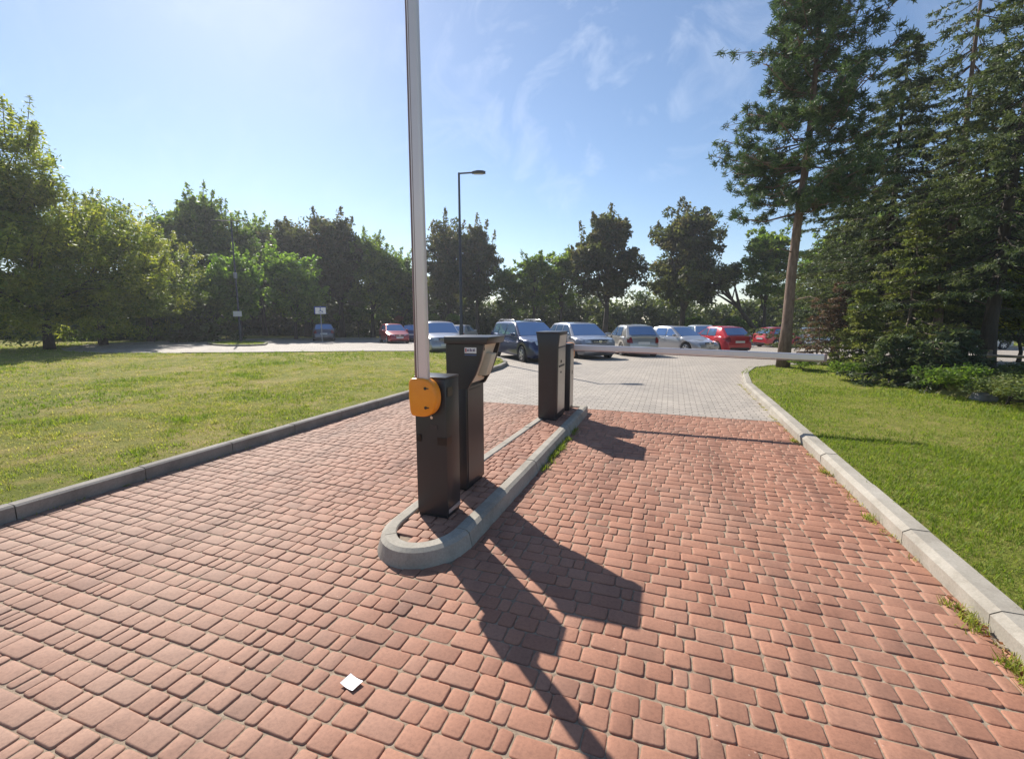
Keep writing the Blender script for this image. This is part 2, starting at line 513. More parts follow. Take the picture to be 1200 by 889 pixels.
kerb('kerb_left', [(XL, -5)] + [(XL, y) for y in (0, 4, 8, 12)] + LEFT[2:12], 0.13, 0.12, M['kerb_dark'], 1.0, 1)
kerb('kerb_car_park_edge', LEFT[11:19], 0.11, 0.15, M['kerb'], 1.0, 1)
kerb('kerb_right', [(XR, -5)] + [(XR, y) for y in (0, 4, 8, 12)] + RIGHT[2:11], 0.115, 0.17, M['kerb'], 1.0, -1, chamfer=0.03)
kerb('kerb_far', LEFT[18:22] + FAR[1:4], 0.11, 0.15, M['kerb'], 1.0, 1)
kerb('kerb_lamp_island', isl + isl[:1], 0.11, 0.13, M['kerb'], 1.0, 1)


# ---- red block pavers: every block a bevelled, slightly tilted body
def block_body(V, Fc, x0, x1, y0, y1, z, rc, rng):
    """adds one rounded block with a soft arris"""
    w, h = x1 - x0, y1 - y0
    jit = lambda: rng.uniform(-.0025, .0025)
    base = len(V)
    ring = []
    r = min(rc, w * .3, h * .3)
    for cx_, cy_, a0 in ((x1 - r, y1 - r, 0), (x0 + r, y1 - r, 90), (x0 + r, y0 + r, 180), (x1 - r, y0 + r, 270)):
        ox, oy = jit(), jit()
        for k in range(3):
            a = R(a0 + 45 * k)
            ring.append((cx_ + ox, cy_ + oy, math.cos(a), math.sin(a)))
    tx, ty = rng.gauss(0, .009), rng.gauss(0, .009)
    mx, my = (x0 + x1) / 2, (y0 + y1) / 2
    for off, zz in ((r, -.022), (r, -.0055), (r - .0028, -.0018), (r - .0075, 0.0)):
        for (px, py, c, s) in ring:
            X, Y = px + c * off, py + s * off
            V.append((X, Y, z + zz + (X - mx) * tx + (Y - my) * ty))
    n = len(ring)
    for lv in range(3):
        for k in range(n):
            a = base + lv * n + k; b = base + lv * n + (k + 1) % n
            Fc.append((a, b, b + n, a + n))
    top = base + 3 * n
    # fan of quads over the top
    Fc.append((top + 0, top + 1, top + 2, top + 3)); Fc.append((top + 0, top + 3, top + 8, top + 11))
    Fc.append((top + 3, top + 4, top + 5, top + 6)); Fc.append((top + 6, top + 7, top + 8, top + 3))
    Fc.append((top + 8, top + 9, top + 10, top + 11))


def pave(name, x0, x1, y0, y1, mat, pitch=0.116, z=0.0, allow=None, seed=3, edges=None):
    rng = random.Random(seed)
    V, Fc = [], []
    y = y0
    row = 0
    while y < y1 - 0.02:
        ye = min(y1, y + pitch)
        x = x0 - rng.uniform(0, .12)
        wob = rng.uniform(-.003, .003)
        while x < x1:
            # mixed block lengths; narrow ones come in runs
            l = rng.choices([.072, .098, .128, .185], ([.20, .30, .30, .20] if x < -1.6 else [.07, .25, .38, .30]))[0]
            xe = x + l
            a, b = max(x, x0), min(xe, x1)
            if b - a > .03 and (allow is None or allow((a + b) / 2, (y + ye) / 2)):
                g = .0024 + rng.uniform(0, .0016)
                block_body(V, Fc, a + g, b - g, y + g + wob, ye - g + wob, z + rng.uniform(-.003, .0025), .016, rng)
            x = xe
        y = ye; row += 1
    me = raw_mesh(name, V, Fc, smooth=True)
    return tag(link(name, me, mat), kind='structure')


# traffic island outline (plan), outer kerb line
def island_outline():
    pts = []
    pts.append((-1.93, 7.72))
    for y in (6.6, 5.4, 4.2, 3.2): pts.append((-1.93 - (6.6 - y) * .03, y))
    cx_, cy_, rx, ry = -1.685, 2.88, .335, .42
    for a in range(180, 361, 6): pts.append((cx_ + rx * math.cos(R(a)), cy_ + ry * math.sin(R(a))))
    pts += [(-1.345, 3.2), (-1.335, 4.2), (-1.335, 5.4), (-1.335, 6.6), (-1.335, 7.72)]
    return pts


ISL = island_outline()


def in_poly(x, y, poly):
    c = False
    j = len(poly) - 1
    for i in range(len(poly)):
        xi, yi = poly[i]; xj, yj = poly[j]
        if (yi > y) != (yj > y) and x < (xj - xi) * (y - yi) / (yj - yi + 1e-12) + xi: c = not c
        j = i
    return c


pave('red_paving', XL + .004, XR - .004, -3.2, Y_RED, M['paver'], allow=lambda x, y: not (in_poly(x, y, ISL) and -1.86 < x < -1.42 and y > 2.6))
IH = 0.125
kerb('traffic_island_kerb', ISL, IH, 0.115, M['kerb'], 0.86, 1, chamfer=0.02, batter=0.028, step=0.045)
def ins(x, y):
    if y > 3.0: return -1.93 < x < -1.425
    return ((x + 1.675) / .25) ** 2 + ((y - 3.02) / .44) ** 2 < 1.0
sheet('traffic_island_bed', [(-1.85, 7.7), (-1.42, 7.7), (-1.42, 3.0), (-1.47, 2.75), (-1.58, 2.58), (-1.75, 2.57), (-1.87, 2.75), (-1.92, 3.0), (-1.92, 4.2)], IH - .03, M['sand'])
pave('traffic_island_paving', -1.905, -1.43, 2.56, 7.68, M['paver'], z=IH - .012, allow=ins, seed=9)
mb = MB(); mb.prism([(-1.93, 7.725), (-1.335, 7.725), (-1.335, 7.86), (-1.93, 7.86)], 'z', -.04, IH - .004, .02)
tag(mb.build('traffic_island_end', M['kerb']), kind='structure')


# ------------------------------------------------------------------ grass blades
def nz(x, y, s, seed=0):
    """lattice noise 0..1 for patchiness"""
    g = np.random.default_rng(1000 + int(seed)).uniform(0, 1, (128, 128))
    u = np.asarray(x) * s + 300; v = np.asarray(y) * s + 300
    i, j = np.floor(u).astype(int), np.floor(v).astype(int); a, b = u - i, v - j
    a = a * a * (3 - 2 * a); b = b * b * (3 - 2 * b)
    G = lambda p, q: g[p % 128, q % 128]
    return (G(i, j) * (1 - a) + G(i + 1, j) * a) * (1 - b) + (G(i, j + 1) * (1 - a) + G(i + 1, j + 1) * a) * b


def blades(name, poly, regions, dry, seed, label_kind='stuff'):
    rng = np.random.default_rng(seed)
    VV, TT = [], []
    for (x0, x1, y0, y1, dens, nb, hlo, hhi, wid) in regions:
        n = int((x1 - x0) * (y1 - y0) * dens)
        x = rng.uniform(x0, x1, n); y = rng.uniform(y0, y1, n)
        keep = np.array([in_poly(a, b, poly) for a, b in zip(x, y)])
        x, y = x[keep], y[keep]
        p = nz(x, y, .55, seed) * .35 + nz(x, y, 1.7, seed + 3) * .35 + nz(x, y, 4.5, seed + 5) * .30
        p = np.clip((p - .5) * 1.9 + .5, 0, 1)
        keep = rng.uniform(0, 1, len(x)) < (0.25 + 1.0 * (1 - p * min(1, dry + .2)))
        x, y, p = x[keep], y[keep], p[keep]
        for b in range(nb):
            m = len(x)
            ang = rng.uniform(0, 2 * np.pi, m); lean = rng.uniform(.35, 1.05, m)
            h = rng.uniform(hlo, hhi, m) * .62 * (1.45 - .9 * p); w = wid * rng.uniform(.6, 1.2, m)
            bx = x + rng.normal(0, .02 + wid, m); by = y + rng.normal(0, .02 + wid, m)
            z0 = np.array([gz(q) for q in by]) + LH - .004
            dx, dy = np.cos(ang), np.sin(ang)
            sx, sy = -dy, dx
            q = np.empty((m, 4, 3))
            q[:, 0] = np.stack([bx - sx * w, by - sy * w, z0], 1)
            q[:, 1] = np.stack([bx + sx * w, by + sy * w, z0], 1)
            tipx, tipy = bx + dx * h * lean, by + dy * h * lean
            tz = z0 + h * np.sqrt(np.maximum(.15, 1 - lean ** 2 * .8))
            q[:, 2] = np.stack([tipx + sx * w * .25, tipy + sy * w * .25, tz], 1)
            q[:, 3] = np.stack([tipx - sx * w * .25, tipy - sy * w * .25, tz], 1)
            VV.append(q.reshape(-1, 3))
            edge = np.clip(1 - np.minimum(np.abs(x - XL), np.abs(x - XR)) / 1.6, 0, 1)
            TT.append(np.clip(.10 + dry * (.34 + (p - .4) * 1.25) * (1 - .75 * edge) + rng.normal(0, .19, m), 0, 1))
    V = np.concatenate(VV); T = np.concatenate(TT)
    Fq = np.arange(len(V)).reshape(-1, 4)
    me = raw_mesh(name, V, Fq, tone=T)
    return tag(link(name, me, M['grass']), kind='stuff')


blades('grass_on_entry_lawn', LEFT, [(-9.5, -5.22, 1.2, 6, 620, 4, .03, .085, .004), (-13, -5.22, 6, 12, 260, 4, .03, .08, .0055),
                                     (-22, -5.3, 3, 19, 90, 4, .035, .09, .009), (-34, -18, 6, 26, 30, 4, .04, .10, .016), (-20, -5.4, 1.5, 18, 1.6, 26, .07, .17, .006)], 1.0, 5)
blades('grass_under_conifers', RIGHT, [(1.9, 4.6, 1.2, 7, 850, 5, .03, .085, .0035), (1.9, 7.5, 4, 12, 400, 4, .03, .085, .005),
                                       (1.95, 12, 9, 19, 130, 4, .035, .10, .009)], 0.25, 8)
blades('grass_beyond_car_park', FAR + LEFT[20:22], [(-10, 40, 46, 58, 9, 4, .06, .16, .03)], 0.25, 12)
blades('grass_on_lamp_island', isl, [(-31, -23, 19, 25, 60, 4, .04, .10, .014)], 0.35, 14)

# ------------------------------------------------------------------ plants
def rand_dirs(n, rng):
    v = rng.normal(size=(n, 3)); v /= np.linalg.norm(v, axis=1)[:, None]
    return v


def leaf_quads(cen, L, W, rng, droop=0.0, up=0.5):
    """rhombic leaves around given centres"""
    n = len(cen)
    u = rand_dirs(n, rng); u[:, 2] = u[:, 2] * .7 - droop; u /= np.linalg.norm(u, axis=1)[:, None]
    nn = rand_dirs(n, rng); nn[:, 2] = np.abs(nn[:, 2]) + up
    v = np.cross(u, nn); v /= (np.linalg.norm(v, axis=1)[:, None] + 1e-9)
    l = L * rng.uniform(.6, 1.25, (n, 1)); w = W * rng.uniform(.6, 1.2, (n, 1))
    q = np.stack([cen - u * l, cen + v * w - u * l * .1, cen + u * l, cen - v * w - u * l * .1], 1)
    return q


def skeleton(rng, H, trunk_r, limbs, env, lean=(0, 0), first=0.25, wobble=.12):
    """trunk + limbs reaching into envelope ellipsoids; returns tube list and twig ends"""
    tubes, ends = [], []
    n = 7
    tp = []
    for i in range(n):
        t = i / (n - 1)
        tp.append(np.array([lean[0] * t + rng.normal(0, wobble) * t * (1 - t * .3), lean[1] * t + rng.normal(0, wobble) * t, H * .86 * t]))
    tubes.append((tp, [trunk_r * (1.25 if i == 0 else 1) * (1 - .86 * i / (n - 1)) for i in range(n)]))

    def on_trunk(t):
        f = t * (n - 1); i = min(n - 2, int(f)); return tp[i] + (tp[i + 1] - tp[i]) * (f - i)
    for k in range(limbs):
        t = first + (1 - first) * (k + rng.uniform(0, .8)) / limbs
        p0 = on_trunk(min(.98, t))
        e = env[rng.integers(len(env))]
        c, r = np.array(e[0]), np.array(e[1])
        d = rand_dirs(1, rng)[0]
        tgt = c + d * r * rng.uniform(.6, .95)
        if tgt[2] < p0[2] - .6: tgt[2] = p0[2] + rng.uniform(-.3, .8)
        mid = (p0 + tgt) / 2 + np.array([rng.normal(0, .25), rng.normal(0, .25), .12 * np.linalg.norm(tgt - p0)])
        r0 = trunk_r * .42 * (1 - .6 * t)
        tubes.append(([p0, mid, tgt], [r0, r0 * .6, r0 * .2]))
        ends.append(tgt); ends.append(mid * .4 + tgt * .6)
        for j in range(3):
            s = rng.uniform(.35, .95)
            q0 = mid + (tgt - mid) * s
            q1 = q0 + rand_dirs(1, rng)[0] * np.array([1, 1, .8]) * rng.uniform(.5, 1.0) * r.mean() * .55
            tubes.append(([q0, (q0 + q1) / 2 + np.array([0, 0, .1]), q1], [r0 * .3, r0 * .2, r0 * .1]))
            ends.append(q1)
    return tubes, np.array(ends)


def trunk_mesh(name, tubes, n=7):
    mb = MB()
    for pts, rad in tubes: mb.tube(pts, rad, n)
    bmesh.ops.recalc_face_normals(mb.bm, faces=mb.bm.faces[:])
    me = bpy.data.meshes.new(name); mb.bm.to_mesh(me); mb.bm.free()
    me.polygons.foreach_set('use_smooth', [True] * len(me.polygons))
    return me


def decid(seed, H, trunk_r, env, limbs=34, fill=120, per=60, L=.16, W=.075, clump=.55, droop=.15, leafmat='mid_leaf', barkmat='bark', lean=(0, 0), first=.25, tone_lo=0.0, tone_hi=1.0, shoots=0):
    """returns (trunk mesh, crown mesh) for a broadleaf tree"""
    rng = np.random.default_rng(seed)
    tubes, ends = skeleton(rng, H, trunk_r, limbs, env, lean, first)
    # extra clumps near the shell of every envelope lobe
    ex = []
    for k in range(fill):
        c, r = env[rng.integers(len(env))]
        d = rand_dirs(1, rng)[0]
        ex.append(np.array(c) + d * np.array(r) * rng.uniform(.45, 1.0) ** .6)
    cl = np.concatenate([ends, np.array(ex)]) if fill else ends
    cl = cl[cl[:, 2] > .4]
    cen, tone = [], []
    for c in cl:
        m = int(per * rng.uniform(.5, 1.4)); s = clump * rng.uniform(.6, 1.35)
        d = rand_dirs(m, rng) * (rng.uniform(.2, 1, (m, 1)) ** .5) * np.array([s, s, s * .7])
        cen.append(c + d)
        tone.append(np.clip(np.full(m, rng.uniform(tone_lo, tone_hi)) + rng.normal(0, .12, m), 0, 1))
    for k in range(shoots):                # long leafy shoots breaking the outline
        c, r = env[rng.integers(len(env))]
        d = rand_dirs(1, rng)[0]; d[2] = abs(d[2]) * .8 + .35; d /= np.linalg.norm(d)
        p0 = np.array(c) + d * np.array(r) * .9
        if p0[2] < H * .35: continue
        ln = rng.uniform(.7, 1.6) * clump / .6; up = d * .55 + np.array([0, 0, .75]) + rng.normal(0, .12, 3)
        tubes.append(([p0, p0 + up * ln], [.02, .006]))
        m = int(per * 1.1); s_ = rng.uniform(0, 1, (m, 1))
        cen.append(p0 + up * ln * s_ + rng.normal(0, 1, (m, 3)) * (.24 * (1.15 - s_)) * clump / .6)
        tone.append(np.clip(rng.uniform(.5, 1, m), 0, 1))
    cen = np.concatenate(cen); tone = np.concatenate(tone)
    q = leaf_quads(cen, L, W, rng, droop)
    crown = raw_mesh('crown', q.reshape(-1, 3), np.arange(len(q) * 4).reshape(-1, 4), tone=tone)
    crown.materials.append(M[leafmat])
    tr = trunk_mesh('trunk', tubes); tr.materials.append(M[barkmat])
    return tr, crown


def plant(name, meshes, loc, label, cat, group=None, rz=0.0, s=(1, 1, 1), parts=('trunk', 'crown')):
    o = empty(name, loc, rz, label, cat, group)
    o.scale = s
    for p, me in zip(parts, meshes): link(p, me, None, o)
    return o


def E(x, y, z, rx, ry, rz): return ((x, y, z), (rx, ry, rz))


ash = decid(21, 9.5, .22, [E(0, 0, 6.3, 3.1, 3.1, 2.6), E(1.2, .6, 8.2, 1.9, 1.9, 1.6), E(-1.5, -.5, 4.2, 2.4, 2.4, 1.8), E(1.4, -1, 3.6, 2.2, 2.2, 1.7), E(0, 0, 1.9, 2.5, 2.5, 1.6)], 40, 170, 92, .115, .042, .62, .35, 'ash_leaf', shoots=60)
ash_b = decid(22, 8, .2, [E(.3, 0, 5.0, 2.8, 2.8, 2.4), E(-1.2, .8, 6.6, 1.5, 1.5, 1.4), E(1.4, -.6, 3.2, 2.2, 2.2, 1.8), E(-1.4, 0, 2.8, 2.0, 2.0, 1.6), E(0, 0, 1.6, 2.4, 2.4, 1.4)], 36, 150, 92, .115, .045, .6, .3, 'ash_leaf', shoots=60)
broad = decid(31, 11, .28, [E(0, 0, 6.8, 3.6, 3.6, 3.2), E(-1.9, .6, 8.6, 2.0, 2.0, 1.9), E(1.9, -.6, 8.0, 2.1, 2.1, 1.8), E(0, 0, 10.2, 1.4, 1.4, 1.3), E(.2, 0, 3.8, 3.2, 3.2, 1.9)], 46, 170, 66, .19, .10, .7, .2, 'mid_leaf', shoots=50)
chestnut = decid(41, 11.5, .3, [E(0, 0, 7.4, 3.3, 3.3, 3.0), E(-1.6, 0, 9.4, 1.9, 1.9, 1.8), E(1.5, .5, 9.9, 1.8, 1.8, 1.7), E(2.2, -.4, 5.8, 1.9, 1.9, 2.2), E(-2.3, .3, 5.6, 1.8, 1.8, 2.2), E(0, .4, 4.6, 2.4, 2.4, 1.5)], 52, 110, 56, .21, .10, .58, .45, 'chestnut_leaf', first=.22, shoots=14)
chestnut_b = decid(43, 11, .3, [E(.2, 0, 8.0, 3.2, 3.2, 2.6), E(-2.1, .2, 6.2, 1.8, 1.8, 2.2), E(2.2, 0, 6.0, 1.9, 1.9, 2.3), E(0, 0, 5.2, 2.2, 2.2, 1.3), E(0, 0, 10.2, 1.7, 1.7, 1.4)], 52, 95, 56, .21, .10, .56, .5, 'chestnut_leaf', first=.3, shoots=14)
young = decid(51, 6, .12, [E(0, 0, 3.8, 2.0, 2.0, 1.8), E(.8, 0, 5.2, 1.1, 1.1, 1.1), E(-.8, .3, 2.6, 1.7, 1.7, 1.4)], 26, 90, 52, .15, .085, .5, .15, 'bright_leaf', shoots=30)
slim = decid(61, 8.5, .16, [E(0, 0, 6.2, 1.9, 1.9, 2.2), E(.5, 0, 4.2, 1.7, 1.7, 1.3), E(-.6, .2, 7.6, 1.0, 1.0, 1.0)], 34, 60, 46, .16, .08, .45, .25, 'mid_leaf', first=.3, shoots=24)
leaning = decid(71, 7.5, .3, [E(-6.0, 0, 5.6, 2.3, 1.9, 1.6), E(-4.4, .3, 6.8, 1.7, 1.7, 1.3), E(-7.2, 0, 4.6, 1.3, 1.3, 1.1)], 22, 40, 46, .18, .085, .5, .3, 'dark_leaf', lean=(-5.5, 0), first=.45)
globe = decid(81, 2.15, .05, [E(0, 0, 2.15, .38, .38, .36)], 10, 22, 40, .07, .04, .2, .1, 'bright_leaf', first=.85)
globe_brown = decid(82, 2.05, .05, [E(0, 0, 2.0, .40, .40, .30)], 10, 18, 36, .07, .04, .2, .3, 'dry_leaf', first=.85)
bush = decid(91, 1.6, .05, [E(0, 0, .9, 1.2, 1.2, .8), E(.6, .2, 1.3, .7, .7, .6)], 14, 50, 60, .10, .06, .36, .1, 'mid_leaf', first=.1)


def put(name, meshes, px, d, label, cat='tree', group='broadleaf trees round the car park', rz=0.0, s=1.0, sz=None, lift=LH, turn=None):
    x, y = at(px, d)
    if turn == 'cam': rz = YAW
    return plant(name, meshes, (x, y, gz(y) + lift - .03), label, cat, group, rz, (s, s, sz or s))


put('ash_tree', ash, -22, 20.5, 'tall feathery green tree rising highest at the left edge of the lawn', s=1.12, sz=.99, rz=.4)
put('ash_tree', ash_b, 58, 22, 'feathery tree with low dark skirt standing just right of the tallest left tree', s=1.0, rz=2.2, sz=.92)
put('ash_tree', ash_b, 122, 26, 'yellowish feathery tree with pointed top shoots left of the car park end', s=1.02, rz=.9, sz=.98)
put('ash_tree', ash, 178, 30, 'rounded yellow green tree behind the left end of the car park', s=.92, rz=3.3, sz=.78)
put('broadleaf_tree', broad, 252, 42, 'broad tall tree with a knob at its top behind the double armed lamp', s=1.0, rz=1.1, sz=1.03)
put('broadleaf_tree', broad, 205, 44, 'dark broad tree half hidden left of the double armed lamp', s=.85, rz=2.7, sz=.83)
put('young_tree', young, 238, 34.5, 'low bright green tree left of the double armed lamp pole', s=.78, rz=.2)
put('young_tree', young, 285, 35.5, 'bright green young tree directly behind the double armed lamp pole', s=.95, rz=2.0, sz=1.0)
put('broadleaf_tree', broad, 312, 50, 'pale tall tree seen in the gap right of the double armed lamp', s=.9, rz=4.0, sz=1.0)
put('young_tree', young, 348, 40, 'mid green tree left of the disabled parking sign', s=1.15, rz=4.1, sz=1.12)
put('chestnut_tree', chestnut, 362, 48, 'tall brownish tree behind and left of the disabled parking sign', s=1.05, rz=.6, sz=1.06)
put('chestnut_tree', chestnut_b, 402, 47, 'tall brownish tree with ragged crown right of the disabled parking sign', s=1.0, rz=2.6, sz=1.03)
put('broadleaf_tree', broad, 438, 47, 'dense green tree behind the dark red car', s=.85, rz=.3, sz=.84)
put('broadleaf_tree', broad, 472, 50, 'lower green tree sloping down to the upright barrier boom', s=.75, rz=1.9, sz=.72)
put('chestnut_tree', chestnut, 527, 49, 'browning tree with trailing foliage left of the tall street lamp', s=.84, rz=5.0, sz=1.06)
put('chestnut_tree', chestnut_b, 560, 50, 'browning tree with trailing foliage right of the tall street lamp', s=.78, rz=1.2, sz=1.04)
put('broadleaf_tree', slim, 598, 47, 'small dark tree between the street lamp and the green round tree', s=.95, rz=.5, sz=.82)
put('broadleaf_tree', slim, 625, 46, 'slim green tree behind the navy estate car', s=1.05, rz=2.5, sz=.96)
put('broadleaf_tree', slim, 656, 47, 'slim green tree with forked top behind the silver people carrier', s=1.15, rz=4.0, sz=1.02)
put('chestnut_tree', chestnut_b, 709, 46, 'round crowned dark tree on a clear trunk behind the two silver hatchbacks', s=1.06, rz=3.5, sz=1.06)
put('chestnut_tree', chestnut, 798, 46, 'tallest dark round crowned tree behind the silver saloon', s=1.12, rz=2.2, sz=1.13)
put('leaning_tree', leaning, 896, 43, 'dark tree leaning steeply to the left behind the red cars', turn='cam', s=.98)
put('broadleaf_tree', slim, 893, 40, 'thin light tree left of the big pine, behind the small red car', s=1.15, rz=5.2, sz=1.12)
put('broadleaf_tree', slim, 950, 46, 'slim tree glimpsed behind the pine trunk', s=1.1, rz=1.0, sz=1.0)
put('broadleaf_tree', broad, 1003, 42, 'broad tree far behind the conifers, nearest the tall pine', s=1.0, rz=3.0, sz=1.0)
put('broadleaf_tree', broad, 1085, 41, 'broad tree far behind the pointed spruce and the open spruce', s=1.1, rz=5.0, sz=1.15)
put('broadleaf_tree', broad, 1170, 38, 'broad tree far behind the thick trunked spruce', s=1.1, rz=.7, sz=1.1)
for px, d, me, lab, s in ((398, 47, globe, 'small ball headed tree on a thin stem right of the disabled parking sign', 1.05), (446, 48, globe, 'small green ball headed tree just left of the dark red car', 1.0),
                       (468, 48, globe_brown, 'small ball headed tree with browned leaves above the dark red car roof', 1.0), (421, 47.5, globe, 'small ball headed tree midway between parking sign and dark red car', .95),
                       (368, 48.5, globe_brown, 'small browned ball headed tree behind the disabled parking sign', 1.0), (508, 46, globe, 'yellow green ball headed tree above the grey car right of the boom', 1.4), (532, 46, globe, 'yellow green ball headed tree just left of the street lamp', 1.35)):
    put('globe_tree', me, px, d, lab, 'small tree', 'ball headed trees along the far kerb', rz=px * .1, s=s, sz=1.0)
put('shrub', bush, 175, 33, 'rounded pale green shrub at the foot of the left trees', 'shrub', 'shrubs', s=.9, rz=1)
put('shrub', bush, 820, 45, 'light green shrub behind the silver saloon and red hatchback', 'shrub', 'shrubs', s=1.2, rz=2)
put('shrub', bush, 865, 44, 'light green shrub left of the leaning trunk', 'shrub', 'shrubs', s=1.2, rz=3.4)


# far-off wood that closes the view: one leafy mass
def wood():
    rng = np.random.default_rng(77)
    cen, tone = [], []
    def band(px0, px1, d0, d1, hl, step, tl):
        for px in np.arange(px0, px1, step):
            d = rng.uniform(d0, d1)
            x, y = at(px, d)
            h = hl(px) * rng.uniform(.75, 1.1)
            for k in range(int(10 + h * 7)):
                z = gz(y) + h * rng.uniform(0, 1) ** 1.3
                m = int(rng.uniform(22, 40))
                c = np.array([x + rng.normal(0, .9), y + rng.normal(0, .9), z])
                dd = rand_dirs(m, rng) * (rng.uniform(.2, 1, (m, 1)) ** .5) * .75
                cen.append(c + dd); tone.append(np.clip(rng.uniform(0, tl) + rng.normal(0, .1, m), 0, 1))
    band(-260, 500, 48, 58, lambda p: 6.5, 11, 1.0)
    band(490, 940, 54, 62, lambda p: 5.2 + 1.2 * math.sin(p * .05), 8, 1.0)
    band(930, 1500, 56, 66, lambda p: 6.0, 12, 1.0)
    band(-300, 240, 32, 36, lambda p: 3.5, 14, .6)
    cen = np.concatenate(cen); tone = np.concatenate(tone)
    q = leaf_quads(cen, .26, .15, rng, .1)
    me = raw_mesh('far_wood', q.reshape(-1, 3), np.arange(len(q) * 4).reshape(-1, 4), tone=tone)
    tag(link('far_wood', me, M['dark_leaf']), kind='stuff')


wood()


# ---- conifers
def needle_quads(cen, u, L, W, rng):
    n = len(cen)
    nn = rand_dirs(n, rng); v = np.cross(u, nn); v /= (np.linalg.norm(v, axis=1)[:, None] + 1e-9)
    l = L * rng.uniform(.6, 1.2, (n, 1)); w = W * rng.uniform(.7, 1.2, (n, 1))
    return np.stack([cen - v * w, cen + v * w, cen + u * l + v * w * .4, cen + u * l - v * w * .4], 1)


def pine(seed, H, r, cr, first, lean=(0, 0)):
    rng = np.random.default_rng(seed)
    tp = [np.array([lean[0] * t + rng.normal(0, .03), lean[1] * t + rng.normal(0, .03), H * t]) for t in np.linspace(0, 1, 10)]
    tubes = [(tp, [r * (1.25 if i == 0 else 1.0) * (1 - .9 * i / 9) for i in range(10)])]
    def on(t):
        f = t * 9; i = min(8, int(f)); return tp[i] + (tp[i + 1] - tp[i]) * (f - i)
    qs, tone = [], []
    lev = np.linspace(first, .99, 26)
    for li, t in enumerate(lev):
        rad = cr * (1 - ((t - first) / (1.02 - first)) ** 1.5 * .9) * (.55 + .45 * min(1, (t - first) * 7 + .2))
        for k in range(rng.integers(4, 7)):
            a = rng.uniform(0, 2 * np.pi); ln = rad * rng.uniform(.55, 1.1)
            p0 = on(t)
            up = .05 + .5 * (t - first) / (1 - first)
            d = np.array([np.cos(a), np.sin(a), 0])
            p1 = p0 + d * ln * .5 + np.array([0, 0, ln * (up * .3 - .10)]); p2 = p0 + d * ln + np.array([0, 0, ln * up * .8])
            tubes.append(([p0, p1, p2], [.045 * (1.1 - t), .03 * (1.1 - t), .012]))
            nt = int(7 + ln * 5.5)
            for j in range(nt):
                s = rng.uniform(.35, 1.0); base = (p1 + (p2 - p1) * (s * 2 - 1)) if s > .5 else (p0 + (p1 - p0) * s * 2)
                off = rng.normal(0, .16 + .12 * s, 3) * np.array([1, 1, .5]) + np.array([0, 0, .07])
                e = base + off
                tubes.append(([base, e], [.008, .005]))
                m = int(50 * rng.uniform(.7, 1.3))
                u = rand_dirs(m, rng); u[:, 2] = u[:, 2] * .8 + .25; u += d * .3
                u /= np.linalg.norm(u, axis=1)[:, None]
                c = np.repeat(e[None], m, 0) + rng.normal(0, .05, (m, 3))
                qs.append(needle_quads(c, u, .135, .015, rng))
                tone.append(np.clip(rng.uniform(0, .9) + rng.normal(0, .12, m), 0, 1))
    q = np.concatenate(qs); tone = np.concatenate(tone)
    cm = raw_mesh('crown', q.reshape(-1, 3), np.arange(len(q) * 4).reshape(-1, 4), tone=tone); cm.materials.append(M['pine_needle'])
    # dead stubs low on the stem
    for t in (.16, .22, .27):
        a = rng.uniform(0, 6.28); p0 = on(t); tubes.append(([p0, p0 + np.array([np.cos(a) * .8, np.sin(a) * .8, .1]), p0 + np.array([np.cos(a) * 1.5, np.sin(a) * 1.5, -.1])], [.02, .012, .004]))
    tm = trunk_mesh('trunk', tubes, 8); tm.materials.append(M['pine_bark'])
    return tm, cm


